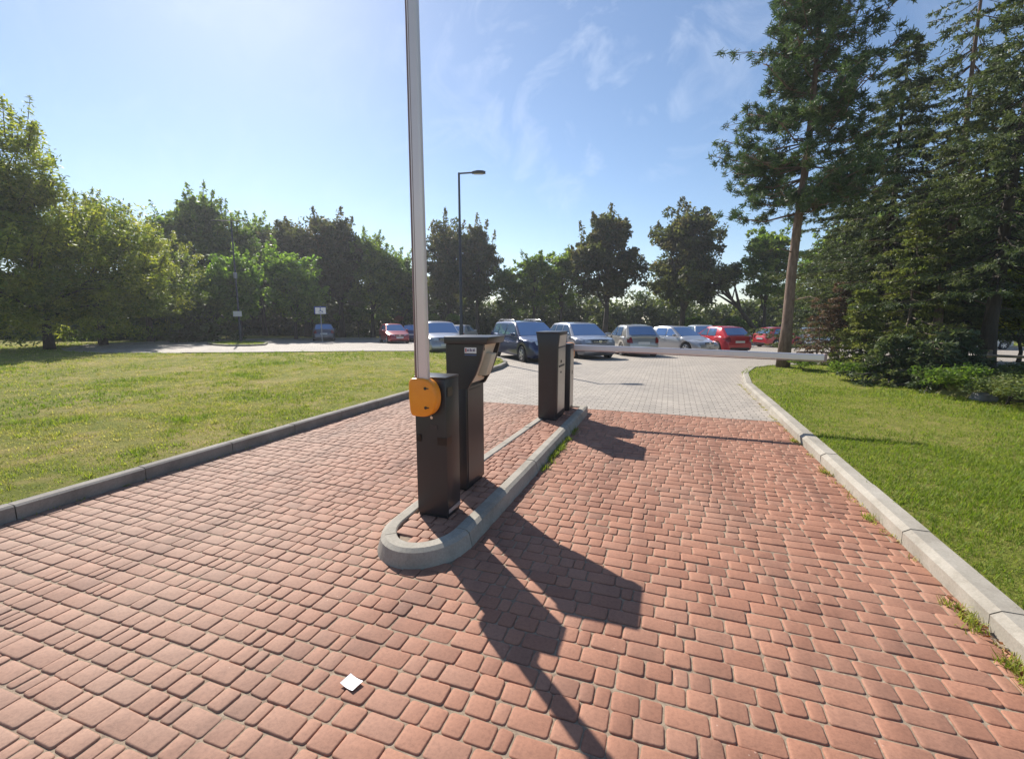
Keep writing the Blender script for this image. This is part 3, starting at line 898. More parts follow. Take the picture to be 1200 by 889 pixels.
def spruce(seed, H, r, cr, first, mat, dens=1.0, droop=.28, levels=34, barkm='bark', gap=0.0):
    rng = np.random.default_rng(seed)
    tp = [np.array([rng.normal(0, .03), rng.normal(0, .03), H * t]) for t in np.linspace(0, 1, 10)]
    tubes = [(tp, [r * (1.3 if i == 0 else 1.0) * (1 - .93 * i / 9) for i in range(10)])]
    qs, tone = [], []
    for t in np.linspace(first, .985, levels):
        rad = cr * (1 - (t - first) / (1.02 - first)) ** .8 * rng.uniform(.8, 1.1)
        for k in range(rng.integers(7, 10)):
            if rng.uniform() < gap: continue
            a = rng.uniform(0, 2 * np.pi); ln = max(.25, rad * rng.uniform(.6, 1.12))
            p0 = np.array([0, 0, H * t]); d = np.array([np.cos(a), np.sin(a), 0]); sd = np.array([-d[1], d[0], 0])
            pts = [p0 + d * ln * s + np.array([0, 0, -droop * ln * s * 1.5 + droop * .9 * ln * s * s]) for s in (0, .35, .7, 1)]
            tubes.append((pts, [.03 * (1.15 - t), .022 * (1.15 - t), .012, .005]))
            btone = rng.uniform(0, 1)
            ns = int((5 + ln * 7) * dens)
            for j in range(ns):
                s = rng.uniform(.15, 1.0); f = s * 3; i = min(2, int(f)); b = pts[i] + (pts[i + 1] - pts[i]) * (f - i)
                side = 1 if j % 2 else -1
                tl = (.16 + .34 * (1 - s)) * min(1.3, .5 + ln * .4)
                dirn = d * .75 + sd * side * rng.uniform(.5, 1.0) + np.array([0, 0, rng.uniform(-.75, -.1)])
                dirn /= np.linalg.norm(dirn)
                m = int(15 * dens * (.6 + tl * 1.6))
                w = rng.uniform(0, 1, (m, 1))
                c = b + dirn * tl * w
                u = dirn[None] * .9 + rand_dirs(m, rng) * .9; u /= np.linalg.norm(u, axis=1)[:, None]
                qs.append(needle_quads(c, u, .11, .018, rng))
                tone.append(np.clip(btone * .8 + .25 * s + rng.normal(0, .12, m), 0, 1))
    q = np.concatenate(qs); tone = np.concatenate(tone)
    cm = raw_mesh('crown', q.reshape(-1, 3), np.arange(len(q) * 4).reshape(-1, 4), tone=tone); cm.materials.append(M[mat])
    tm = trunk_mesh('trunk', tubes, 7); tm.materials.append(M[barkm])
    return tm, cm


GC = 'conifers at the right of the entry road'
pm = pine(8, 13.3, .175, 2.75, .36, (.35, .1))
plant('pine_tree', pm, (3.44, 16.35, gz(16) + LH - .05), 'tall pine with bare brown trunk at the corner of the right lawn', 'pine tree', GC, .3)
def conifer(meshes, px, d, name, label, cat, rz, lift=LH - .05):
    x, y = at(px, d)
    return plant(name, meshes, (x, y, gz(y) + lift), label, cat, GC, rz)


conifer(spruce(6, 12.0, .17, 4.6, .10, 'spruce_needle', 1.1, .28, 38), 1027, 18.0, 'spruce_tree', 'dense spruce with a pointed top right of the tall pine', 'spruce tree', .7)
conifer(spruce(16, 14.6, .15, 3.4, .18, 'spruce_needle', .85, .42, 26, 'pine_bark', .14), 1097, 15.6, 'spruce_tree', 'open spruce with long drooping branches and sky between them', 'spruce tree', 2.0)
conifer(spruce(17, 13.0, .19, 3.4, .22, 'spruce_needle', .9, .40, 28, 'bark', .08), 1158, 13.4, 'spruce_tree', 'thick dark trunked spruce nearest the right edge of the view', 'spruce tree', 4.0)
conifer(spruce(18, 9.6, .15, 2.6, .12, 'spruce_needle', .9, .3, 28), 1090, 20.5, 'spruce_tree', 'lower dense spruce filling the gap behind the open spruce', 'spruce tree', 3.0)
conifer(spruce(20, 12.0, .15, 3.0, .12, 'spruce_needle', 1.0, .32, 34), 1128, 18.5, 'spruce_tree', 'dark dense spruce between the open spruce and the thick trunked spruce', 'spruce tree', 5.0)
conifer(spruce(19, 8.5, .13, 2.2, .3, 'spruce_needle', .9, .3, 22), 978, 22.0, 'spruce_tree', 'short spruce standing just behind the tall pine', 'spruce tree', 1.0)
conifer(spruce(26, 2.5, .045, 1.15, .07, 'boughs', 1.0, .25, 13, 'twig'), 1008, 14.6, 'young_spruce', 'low young spruce with light green drooping boughs behind the lawn', 'spruce tree', 1.0, LH - .03)
conifer(spruce(27, 5.0, .06, 1.75, .22, 'boughs', .9, .3, 15, 'twig', .18), 1061, 14.6, 'young_spruce', 'lanky young spruce with a bare lower stem and light boughs', 'spruce tree', 3.0, LH - .03)
conifer(spruce(28, 2.3, .03, .75, .2, 'dead_needle', .6, .1, 10, 'twig', .3), 958, 15.6, 'dead_conifer', 'withered brown little conifer at the closed boom tip', 'shrub', 1.0, LH - .03)
conifer(spruce(29, 3.0, .04, .9, .42, 'dead_needle', .9, .2, 10, 'twig', .2), 983, 17.0, 'dead_conifer', 'taller withered brown conifer behind the light green boughs', 'shrub', 2.0, LH - .03)
yb = decid(95, 2.6, .06, [E(0, 0, 2.6, 1.0, 1.0, 1.0), E(.5, 0, 1.8, .8, .8, .8)], 16, 40, 60, .10, .05, .32, .2, 'yellow_leaf', first=.3)
x, y = at(1196, 15.5)
plant('yellow_shrub', yb, (x, y, LH), 'yellow leaved shrub at the right edge behind the spruce trunks', 'shrub', 'shrubs', .4)
shr = decid(96, .7, .03, [E(0, 0, .38, .55, .55, .34), E(.35, .1, .5, .4, .4, .28)], 12, 34, 80, .036, .02, .2, .05, 'mid_leaf', first=.1)
shr2 = decid(97, .8, .03, [E(0, 0, .4, .65, .65, .36), E(-.35, .1, .45, .45, .45, .34)], 12, 36, 80, .036, .015, .22, .05, 'dark_leaf', first=.1)
low = spruce(33, 1.2, .03, 1.1, .08, 'spruce_needle', .9, .22, 8, 'twig')
low2 = spruce(34, 1.1, .03, 1.3, .08, 'spruce_needle', .9, .25, 8, 'twig', .15)
under = [(4.35, 13.3, shr, .9, 'pale leafy shrub at the lawn edge under the dead conifer'), (3.75, 15.5, shr, .8, 'small leafy shrub at the foot of the pine trunk'),
         (5.45, 11.6, shr, 1.15, 'leafy dark green shrub in front of the mossy mound'),
         (5.85, 10.6, shr2, 1.0, 'low dark shrub near the right edge in front of the grey stone'), (6.4, 9.9, shr2, 1.2, 'low dark shrub at the right edge of the view'),
         (7.0, 12.3, shr2, 1.1, 'dark shrub behind the mossy mound'), (5.7, 14.2, shr2, 1.0, 'dark low shrub behind the young spruces')]
for x, y, me, s, lab in under:
    plant('undergrowth_shrub', me, (x, y, LH - .03), lab, 'shrub', 'shrubs along the conifer edge', x * 7, (s, s, s * .7))
for x, y, me, s, lab in ((4.95, 13.0, low, 1.0, 'knee high spruce with drooping boughs at the lawn edge below the young spruces'), (5.5, 12.5, low2, 1.0, 'low dark spreading spruce left of the mossy mound'),
                         (7.3, 11.3, low2, 1.1, 'low dark spreading spruce right of the mossy mound'), (6.2, 13.2, low, 1.1, 'knee high spruce behind the mossy mound'), (7.9, 12.6, low, 1.3, 'low spruce beside the rail fence')):
    plant('young_spruce', me, (x, y, LH - .03), lab, 'spruce tree', 'shrubs along the conifer edge', x * 5, (s, s, s))


def lump(name, loc, r, mat, label, cat, seed):
    bm = bmesh.new(); bmesh.ops.create_icosphere(bm, subdivisions=4, radius=1)
    rng = random.Random(seed); ph = [rng.uniform(0, 6) for _ in range(6)]
    for v in bm.verts:
        c = v.co
        f = 1 + .13 * math.sin(3 * c.x + ph[0]) + .1 * math.sin(4 * c.y + ph[1]) + .06 * math.sin(9 * c.z + ph[2] + 5 * c.x) + .04 * math.sin(15 * c.y + ph[3])
        v.co = Vector((c.x * r[0] * f, c.y * r[1] * f, max(-.15, c.z * f) * r[2]))
    me = bpy.data.meshes.new(name); bm.to_mesh(me); bm.free()
    me.polygons.foreach_set('use_smooth', [True] * len(me.polygons))
    o = link(name, me, mat); o.location = loc
    return tag(o, label, cat)


lump('mossy_mound', (6.15, 11.5, LH - .02), (.85, .5, .42), M['moss'], 'low mossy mound among the shrubs under the spruces', 'mound', 2)
lump('boulder', (5.72, 11.0, LH - .03), (.2, .17, .2), M['stone'], 'small grey stone in front of the mossy mound', 'stone', 5)
# rail fence glimpsed at the right edge
fo = empty('rail_fence', (8.7, 14.2, LH), R(-20), 'wooden rail fence behind the spruce trunks at the right edge', 'fence')
for k in range(4):
    MB().tube([(k * 1.5 - 1.2, 0, -.05), (k * 1.5 - 1.2, 0, .75)], .045, 8).build('post', M['wood'], fo)
for z in (.62,):
    MB().tube([(-1.4, -.06, z), (3.6, -.06, z)], .035, 8).build('rail', M['wood'], fo)

# weeds in the gutters: ground cover nobody could count
def weeds():
    rng = np.random.default_rng(31)
    Q, T = [], []
    def tuft(x, y, z, h, n, t):
        m = n
        a = rng.uniform(0, 6.28, m); ln = rng.uniform(.2, 1.0, m); hh = h * rng.uniform(.5, 1.2, m); w = .004
        bx = x + rng.normal(0, .018, m); by = y + rng.normal(0, .025, m)
        dx, dy = np.cos(a), np.sin(a)
        q = np.stack([np.stack([bx - dy * w, by + dx * w, np.full(m, z)], 1), np.stack([bx + dy * w, by - dx * w, np.full(m, z)], 1),
                      np.stack([bx + dx * hh * ln + dy * w * .3, by + dy * hh * ln - dx * w * .3, z + hh * .7], 1), np.stack([bx + dx * hh * ln - dy * w * .3, by + dy * hh * ln + dx * w * .3, z + hh * .7], 1)], 1)
        Q.append(q); T.append(np.clip(t + rng.normal(0, .2, m), 0, 1))
    for k in range(46): tuft(-1.30 + abs(rng.normal(0, .025)), rng.choice([rng.uniform(4.6, 6.6), rng.uniform(5.0, 6.0)]), 0, .07, 16, .2)
    for k in range(90): tuft(XR - .02 - abs(rng.normal(0, .025)), rng.uniform(1.8, 12.5), 0, .035, 7, .75)
    for yy in (3.0, 3.08, 3.12, 2.7, 2.62, 2.55, 2.5, 4.4, 5.6, 6.9): 
        for k in range(4): tuft(XR - .05 - abs(rng.normal(0, .03)), yy + rng.normal(0, .04), 0, .06, 14, .5)
    for k in range(40): tuft(XL + .02, rng.uniform(2, 12), 0, .03, 5, .6)
    q = np.concatenate(Q); t = np.concatenate(T)
    me = raw_mesh('gutter_weeds', q.reshape(-1, 3), np.arange(len(q) * 4).reshape(-1, 4), tone=t)
    tag(link('gutter_weeds', me, M['grass']), kind='stuff')


weeds()
# dry leaves along the right kerb
rl = random.Random(4)
lm = None
for k in range(16):
    mb = MB()
    s = rl.uniform(.022, .036)
    pts = [(-s, 0, 0), (-s * .3, s * .55, .006), (s * .5, s * .4, .012), (s * 1.1, 0, .004), (s * .5, -s * .4, .012), (-s * .3, -s * .55, .006)]
    top = [mb.bm.verts.new((p[0], p[1], p[2])) for p in pts]; mid = [mb.bm.verts.new((x, 0, .002)) for x in (-s * .3, s * .5)]
    mb.bm.faces.new((top[0], mid[0], top[1])); mb.bm.faces.new((top[0], top[5], mid[0])); mb.bm.faces.new((top[1], mid[0], mid[1], top[2]))
    mb.bm.faces.new((mid[0], top[5], top[4], mid[1])); mb.bm.faces.new((top[2], mid[1], top[3])); mb.bm.faces.new((mid[1], top[4], top[3]))
    o = mb.build('fallen_leaf', M['dry_leaf'])
    yy = rl.choice([rl.uniform(2.3, 3.0), rl.uniform(2.3, 3.4), rl.uniform(9, 11)])
    o.location = (XR - .03 - abs(rl.gauss(0, .035)), yy, .008 + rl.uniform(0, .01)); o.rotation_euler = (rl.uniform(-.5, .5), rl.uniform(-.5, .5), rl.uniform(0, 6))
    tag(o, 'dry brown leaf lying in the gutter along the right kerb', 'leaf', 'dry leaves in the right gutter')

# ------------------------------------------------------------------ barrier with the raised boom
def screw(parent, x, y, z, mat='trim', r=.007):
    MB().lathe([(r, -.003), (r, .003), (r * .7, .004)], 'y', 12, (x, y, z)).build('screw', M[mat], parent)


b1 = empty('barrier_gate', (-1.725, 3.0, IH), 0, 'dark barrier cabinet with orange cover and boom raised upright', 'barrier')
X0, X1, D1, H1 = -.135, .135, .225, 1.115
cab = MB().box(X0, X1, 0, D1, 0.012, H1 - .016, .006).build('cabinet', M['anthracite'], b1, True, 30)
MB().box(X0 - .003, X1 + .003, -.003, D1 + .003, H1 - .015, H1, .005).build('lid', M['anthracite_top'], b1, True, 30)
MB().box(X0 + .008, X1 - .008, .008, D1 - .008, -.012, .011).build('plinth', M['black'], b1)
# bands of dark reflector
MB().box(X0 + .012, X0 + .05, -.0065, -.0045, .60, .655).build('reflector', M['tape'], b1)
MB().prism([(X1 - .075, -.0045), (X1 + .0045, -.0045), (X1 + .0045, .075), (X1 + .0065, .075), (X1 + .0065, -.0065), (X1 - .075, -.0065)], 'z', .585, .645).build('reflector', M['tape'], b1)
MB().box(X1 + .0045, X1 + .0065, .02, .105, .965, 1.035).build('reflector', M['tape'], b1)
MB().box(X1 + .002, X1 + .005, .012, D1 - .015, .03, .062).build('sill_strip', M['pole_light'], b1)
MB().lathe([(.012, -.012), (.012, -.002), (.009, .0)], 'y', 18, (.015, .0, .80)).build('lock', M['chrome'], b1, True, 40)
MB().box(-.005, .06, -.0058, -.0042, .705, .742).build('maker_plate', M['anthracite_top'], b1)
for k in range(3): MB().box(.004, .05 - .008 * k, -.0072, -.0060, .733 - .010 * k - .004, .733 - .010 * k).build('plate_marking', M['pole'], b1)
# D-shaped orange cover of the boom hub
def dshape(x0, w, z0, z1, n=14):
    r = (z1 - z0) / 2; p = [(x0 + .02, z0 + .004), ]
    for i in range(n + 1):
        a = -math.pi / 2 + math.pi * i / n
        sx = abs(math.cos(a)) ** .75
        p.append((x0 + w * .40 + w * .60 * sx, (z0 + z1) / 2 + r * math.sin(a)))
    p += [(x0 + .02, z1 - .004), (x0, z1 - .03), (x0 - .002, (z0 + z1) / 2), (x0 + .006, z0 + .04)]
    return p
cov = MB().prism(dshape(-.112, .232, .825, 1.118), 'y', -.125, -.03, .018, 3).build('boom_cover', M['orange'], b1, True, 50)
for z in (.90, 1.045):
    o = MB().lathe([(.011, -.003), (.011, .002), (.007, .003)], 'y', 14, (.035, -.1285, z)).build('cover_screw', M['trim'], cov)
    MB().box(.037, .062, -.1280, -.1262, z - .004, z + .004).build('cover_slot', M['trim'], cov)
MB().lathe([(.055, -.03), (.055, -.002)], 'y', 24, (-.05, 0, .96)).build('pivot_hub', M['black'], b1)
# boom: rounded aluminium section with a groove and an edge strip
def boom_section(w, t):
    return [(-w, -t * .55), (-w + .012, -t), (w - .014, -t), (w, -t * .6), (w, t * .6), (w - .014, t), (-w + .012, t), (-w, t * .55)]
bx = -.022
sec = boom_section(.048, .030)
up1 = MB().prism([(bx + .012 + a, -.072 + b) for a, b in sec], 'z', .93, 4.42, .004, 2).build('boom', M['boom'], b1, True, 35)
up2 = MB().box(bx - .0405 - .013, bx - .0425, -.089, -.055, .93, 4.41, .004).build('boom_edge_strip', M['boom_edge'], b1, True, 35)
up3 = MB().box(bx - .016, bx - .010, -.1028, -.1005, .94, 4.40).build('boom_groove', M['boom_edge'], b1)
up4 = MB().box(bx - .045, bx + .068, -.106, -.038, 4.421, 4.45, .006).build('boom_end_cap', M['black'], b1)
for u_ in (up1, up2, up3, up4):            # the boom tapers towards its tip
    for v in u_.data.vertices:
        k = 1 - .27 * max(0, v.co.z - .93) / 3.5
        v.co.x = bx + (v.co.x - bx) * k

# ------------------------------------------------------------------ barrier with the closed boom
b2 = empty('barrier_gate', (-1.695, 7.62, IH), math.pi, 'dark barrier cabinet behind the ticket post with boom lowered across the right lane', 'barrier')
MB().box(X0, X1, 0, .30, .012, 1.10, .006).build('cabinet', M['anthracite'], b2, True, 30)
MB().box(X0 - .003, X1 + .003, -.003, .303, 1.101, 1.115, .005).build('lid', M['anthracite_top'], b2, True, 30)
MB().box(X0 + .008, X1 - .008, .008, .292, -.012, .011).build('plinth', M['black'], b2)
MB().box(X0 - .0065, X0 - .0045, .02, .28, .06, 1.03).build('side_panel', M['steel'], b2)
MB().box(X0 - .010, X0 - .007, .12, .15, .60, .66).build('panel_catch', M['black'], b2)
cov2 = MB().prism(dshape(-.128, .238, .825, 1.118), 'y', -.125, -.03, .018, 3).build('boom_cover', M['orange'], b2, True, 50)
MB().lathe([(.055, -.03), (.055, -.002)], 'y', 24, (-.05, 0, .96)).build('pivot_hub', M['black'], b2)
# boom runs along local -x (world +x), sagging slightly
bm_ = MB()
rows = []
for i in range(13):
    t = i / 12; x = -.02 - 3.80 * t; z = 1.035 - .035 * t - .03 * t * t
    rows.append([(x, -.072 + b, z + a) for a, b in sec] + [(x, -.072 + sec[0][1], z + sec[0][0])])
bm_.loft(rows); bmesh.ops.remove_doubles(bm_.bm, verts=bm_.bm.verts[:], dist=.0003)
bm_.build('boom', M['boom'], b2, True, 35)
bm_ = MB(); rows = []
for i in range(13):
    t = i / 12; x = -.02 - 3.80 * t; z = 1.035 - .035 * t - .03 * t * t - .054
    rows.append([(x, -.072 + b, z + a) for a, b in ((-.012, -.014), (-.012, .014), (.0, .016), (.0, -.016), (-.012, -.014))])
bm_.loft(rows); bmesh.ops.remove_doubles(bm_.bm, verts=bm_.bm.verts[:], dist=.0003)
bm_.build('boom_edge_strip', M['boom_edge'], b2)
MB().box(-3.85, -3.815, -.108, -.036, .91, 1.03, .006).build('boom_end_cap', M['boom_edge'], b2)

# ------------------------------------------------------------------ ticket machine with the flared hood
tm = empty('ticket_machine', (-1.78, 3.57, IH), 0, 'dark ticket machine with overhanging hood, beige front and white sticker', 'ticket machine')
MB().box(-.10, .09, 0, .40, .012, 1.0, .005).build('column', M['anthracite'], tm, True, 30)
MB().box(.0925, .0955, .025, .375, .06, .945).build('service_door', M['anthracite_top'], tm)
MB().box(-.085, .075, .015, .385, -.014, .011).build('plinth', M['black'], tm)
MB().box(.0958, .0975, .05, .30, .915, .921).build('door_slot', M['black'], tm)
# two side cheeks, curved towards the road
cheek = [(-.10, .93), (.085, .93), (.112, .945), (.180, 1.06), (.232, 1.19), (.268, 1.33), (-.10, 1.33)]
for y0 in (0.0, .375):
    MB().prism(cheek, 'y', y0 - .002, y0 + .027, .003, 1).build('side_cheek', M['anthracite'], tm, True, 25)
MB().prism([(-.10, 1.0025), (.080, 1.0025), (.10, 1.02), (.205, 1.3295), (-.10, 1.3295)], 'y', .0262, .3722).build('housing', M['anthracite'], tm)
# roof with a thick fascia
MB().prism([(-.115, 1.3315), (.295, 1.3315), (.312, 1.395), (-.115, 1.395)], 'y', -.012, .412, .006, 2).build('hood_roof', M['anthracite_top'], tm, True, 30)
# inclined beige front
fr = MB().prism([(.090, .975), (.102, .975), (.235, 1.3285), (.223, 1.3285)], 'y', .0285, .3725).build('front_panel', M['beige'], tm)
def onfront(z): return .102 + (z - .975) / .3535 * .133
MB().prism([(onfront(1.04) - .002, 1.03), (onfront(1.04) + .075, 1.035), (onfront(1.24) + .065, 1.235), (onfront(1.24) - .002, 1.245)], 'y', .19, .305, .006, 2).build('card_reader', M['panel_box'], tm, True, 30)
MB().prism([(onfront(1.02), 1.012), (onfront(1.02) + .05, 1.012), (onfront(1.03) + .05, 1.03), (onfront(1.03), 1.03)], 'y', .30, .345).build('ticket_mouth', M['black'], tm)
MB().prism([(onfront(1.29), 1.275), (onfront(1.29) + .022, 1.275), (onfront(1.3) + .02, 1.30), (onfront(1.3), 1.30)], 'y', .04, .075).build('camera_eye', M['black'], tm)
for z, y0, y1, hgt in ((1.195, .06, .085, .012), (1.145, .06, .085, .028), (1.105, .06, .085, .02), (1.035, .07, .12, .05)):
    MB().prism([(onfront(z) + .0005, z), (onfront(z) + .004, z), (onfront(z + hgt) + .004, z + hgt), (onfront(z + hgt) + .0005, z + hgt)], 'y', y0, y1).build('button', M['black'], tm)
# white sticker with a small red mark and a line of print, blue strip below
MB().box(.085, .197, -.0045, -.0028, 1.252, 1.302).build('sticker', M['white'], tm)
MB().box(.092, .104, -.0062, -.0050, 1.262, 1.294).build('sticker_mark', M['label_red'], tm)
for k in range(6): MB().box(.110 + k * .0135, .120 + k * .0135 - (k % 2) * .003, -.0062, -.0050, 1.268, 1.286 + (k % 3) * .003).build('sticker_print', M['label_ink'], tm)
MB().box(.085, .197, -.0045, -.0028, 1.234, 1.240).build('sticker_strip', M['label_blue'], tm)

# ------------------------------------------------------------------ ticket post (flared dark post behind)
tp = empty('ticket_post', (-1.735, 6.55, IH), 0, 'dark ticket post flaring towards its top, between the two barriers', 'ticket post')
prof = [(-.145, 0.012), (.145, 0.012), (.150, 1.10), (.172, 1.30), (.172, 1.315), (-.185, 1.315), (-.150, 1.10)]
MB().prism(prof, 'y', 0, .56, .006, 2).build('housing', M['anthracite'], tp, True, 30)
MB().box(-.19, .178, -.006, .566, 1.3165, 1.338, .006).build('lid', M['anthracite_top'], tp, True, 30)
MB().box(-.13, .13, .01, .55, -.014, .011).build('plinth', M['black'], tp)
MB().prism([(.1475, .10), (.1500, .10), (.1545, 1.09), (.1515, 1.09)], 'y', .05, .50).build('lower_front', M['steel'], tp)
MB().prism([(.1525, 1.115), (.156, 1.115), (.176, 1.285), (.1725, 1.285)], 'y', .05, .50).build('upper_front', M['beige'], tp)
MB().box(.150, .162, .10, .42, .80, .825).build('ticket_slot', M['black'], tp)
MB().box(.152, .160, .20, .25, .86, .90).build('push_button', M['black'], tp)
MB().box(.151, .159, .20, .24, .70, .73).build('lock', M['black'], tp)
MB().box(-.172, -.152, .10, .40, .92, 1.13, .004).build('side_box', M['beige'], tp)

# ------------------------------------------------------------------ paper on the pavers
pb = MB()
g = [[pb.bm.verts.new((-.05 + .1 * i / 4, -.04 + .08 * j / 4, .004 + .006 * ((i - 2) / 2) ** 2 + .004 * (j / 4))) for j in range(5)] for i in range(5)]
for i in range(4):
    for j in range(4): pb.bm.faces.new((g[i][j], g[i + 1][j], g[i + 1][j + 1], g[i][j + 1]))
po = pb.build('paper_slip', M['paper'], None, True)
po.location = (-1.328, 1.522, .003); po.rotation_euler = (0, 0, R(-12)); po.scale = (.86, .76, 1)
tag(po, 'white square slip of paper lying on the red pavers', 'paper')

# ------------------------------------------------------------------ lamps and sign
lx, ly = at(541, 19.0)
lz = gz(ly)
lp = empty('street_lamp', (lx, ly, lz + LH), YAW, 'tall dark street lamp with one arm behind the ticket machine', 'street lamp')
HL = 7.3
MB().tube([(0, 0, 0), (0, 0, 1.2), (0, 0, 1.25), (0, 0, HL)], [.085, .085, .062, .042], 14).build('pole', M['pole'], lp, True, 40)
MB().tube([(0, 0, HL - .03), (.62, 0, HL + .01)], .032, 10).build('arm', M['pole'], lp, True, 40)
hd = MB(); rows = []
for t, w, h in ((0, .05, .04), (.1, .08, .065), (.3, .13, .085), (.55, .12, .07), (.68, .06, .04)):
    x = .52 + t * .80; z = HL + .012 + .01 * t
    rows.append([(x, -w, z - .02), (x, -w * .7, z + h * .7), (x, 0, z + h), (x, w * .7, z + h * .7), (x, w, z - .02), (x, w * .8, z - .05), (x, -w * .8, z - .05), (x, -w, z - .02)])
hd.loft(rows); bmesh.ops.remove_doubles(hd.bm, verts=hd.bm.verts[:], dist=.0005)
ho = hd.build('lamp_head', M['pole'], lp, True, 50)
MB().box(.60, .98, -.09, .09, HL - .046, HL - .042).build('lens', M['lens'], ho)
MB().box(-.14, .14, -.14, .14, -.02, .02, .005).build('base_plate', M['pole'], lp)

lx, ly = at(283, 32.0)
lp2 = empty('street_lamp', (lx, ly, gz(ly) + LH), YAW, 'dark double armed lamp post with a white notice on the grass island', 'street lamp')
HL2 = 8.25
MB().tube([(0, 0, 0), (0, 0, 1.2), (0, 0, 1.25), (0, 0, HL2)], [.095, .095, .07, .045], 12).build('pole', M['pole'], lp2, True, 40)
for sg in (-1, 1):
    MB().tube([(0, 0, HL2 - .03), (sg * .9, 0, HL2)], .02, 8).build('arm', M['pole'], lp2)
    MB().box(min(sg * .8, sg * 1.3), max(sg * .8, sg * 1.15), -.08, .08, HL2 - .02, HL2 + .02, .015).build('lamp_head', M['pole'], lp2)
MB().box(-.32, .28, -.115, -.10, 1.75, 2.12).build('notice_plate', M['white'], lp2)
MB().box(.02, .20, -.3, -.1, 4.35, 4.75, .03).build('flood_light', M['pole_light'], lp2)

sx, sy = at(378, 33.5)
sg = empty('parking_sign', (sx, sy, gz(sy)), YAW + R(8), 'blue and white disabled parking sign on a thin grey pole', 'sign')
MB().tube([(0, .03, 0), (0, .03, 2.7)], .035, 10).build('pole', M['pole_light'], sg, True, 40)
pl = MB().box(-.44, .40, -.012, .0, 2.10, 2.66, .01).build('sign_plate', M['sign_blue'], sg)
MB().box(-.36, .38, -.0165, -.0135, 2.12, 2.58).build('white_field', M['white'], pl)
ic = MB()
ic.lathe([(.045, -.0195), (.045, -.018)], 'y', 14, (0.0, 0, 2.53))
ic.prism([(-.035, 2.47), (.02, 2.47), (.045, 2.34), (.15, 2.34), (.20, 2.19), (.16, 2.18), (.12, 2.30), (-.02, 2.30)], 'y', -.0195, -.018)
n_ = 16
ring = [( -.0 + .115 * math.cos(R(100 + i * 250 / n_)), 2.28 + .115 * math.sin(R(100 + i * 250 / n_))) for i in range(n_ + 1)] + [(-.0 + .085 * math.cos(R(350 - i * 250 / n_)), 2.28 + .085 * math.sin(R(350 - i * 250 / n_))) for i in range(n_ + 1)]
ic.prism(ring, 'y', -.0225, -.021)
ic.build('wheelchair_symbol', M['sign_blue'], pl)


# ------------------------------------------------------------------ cars
def interp(pts, y):
    if y <= pts[0][0]: return pts[0][1]
    for (a, za), (b, zb) in zip(pts, pts[1:]):
        if y <= b:
            t = (y - a) / (b - a + 1e-9); t = t * t * (3 - 2 * t) if abs(zb - za) > .1 else t
            return za + (zb - za) * t
    return pts[-1][1]


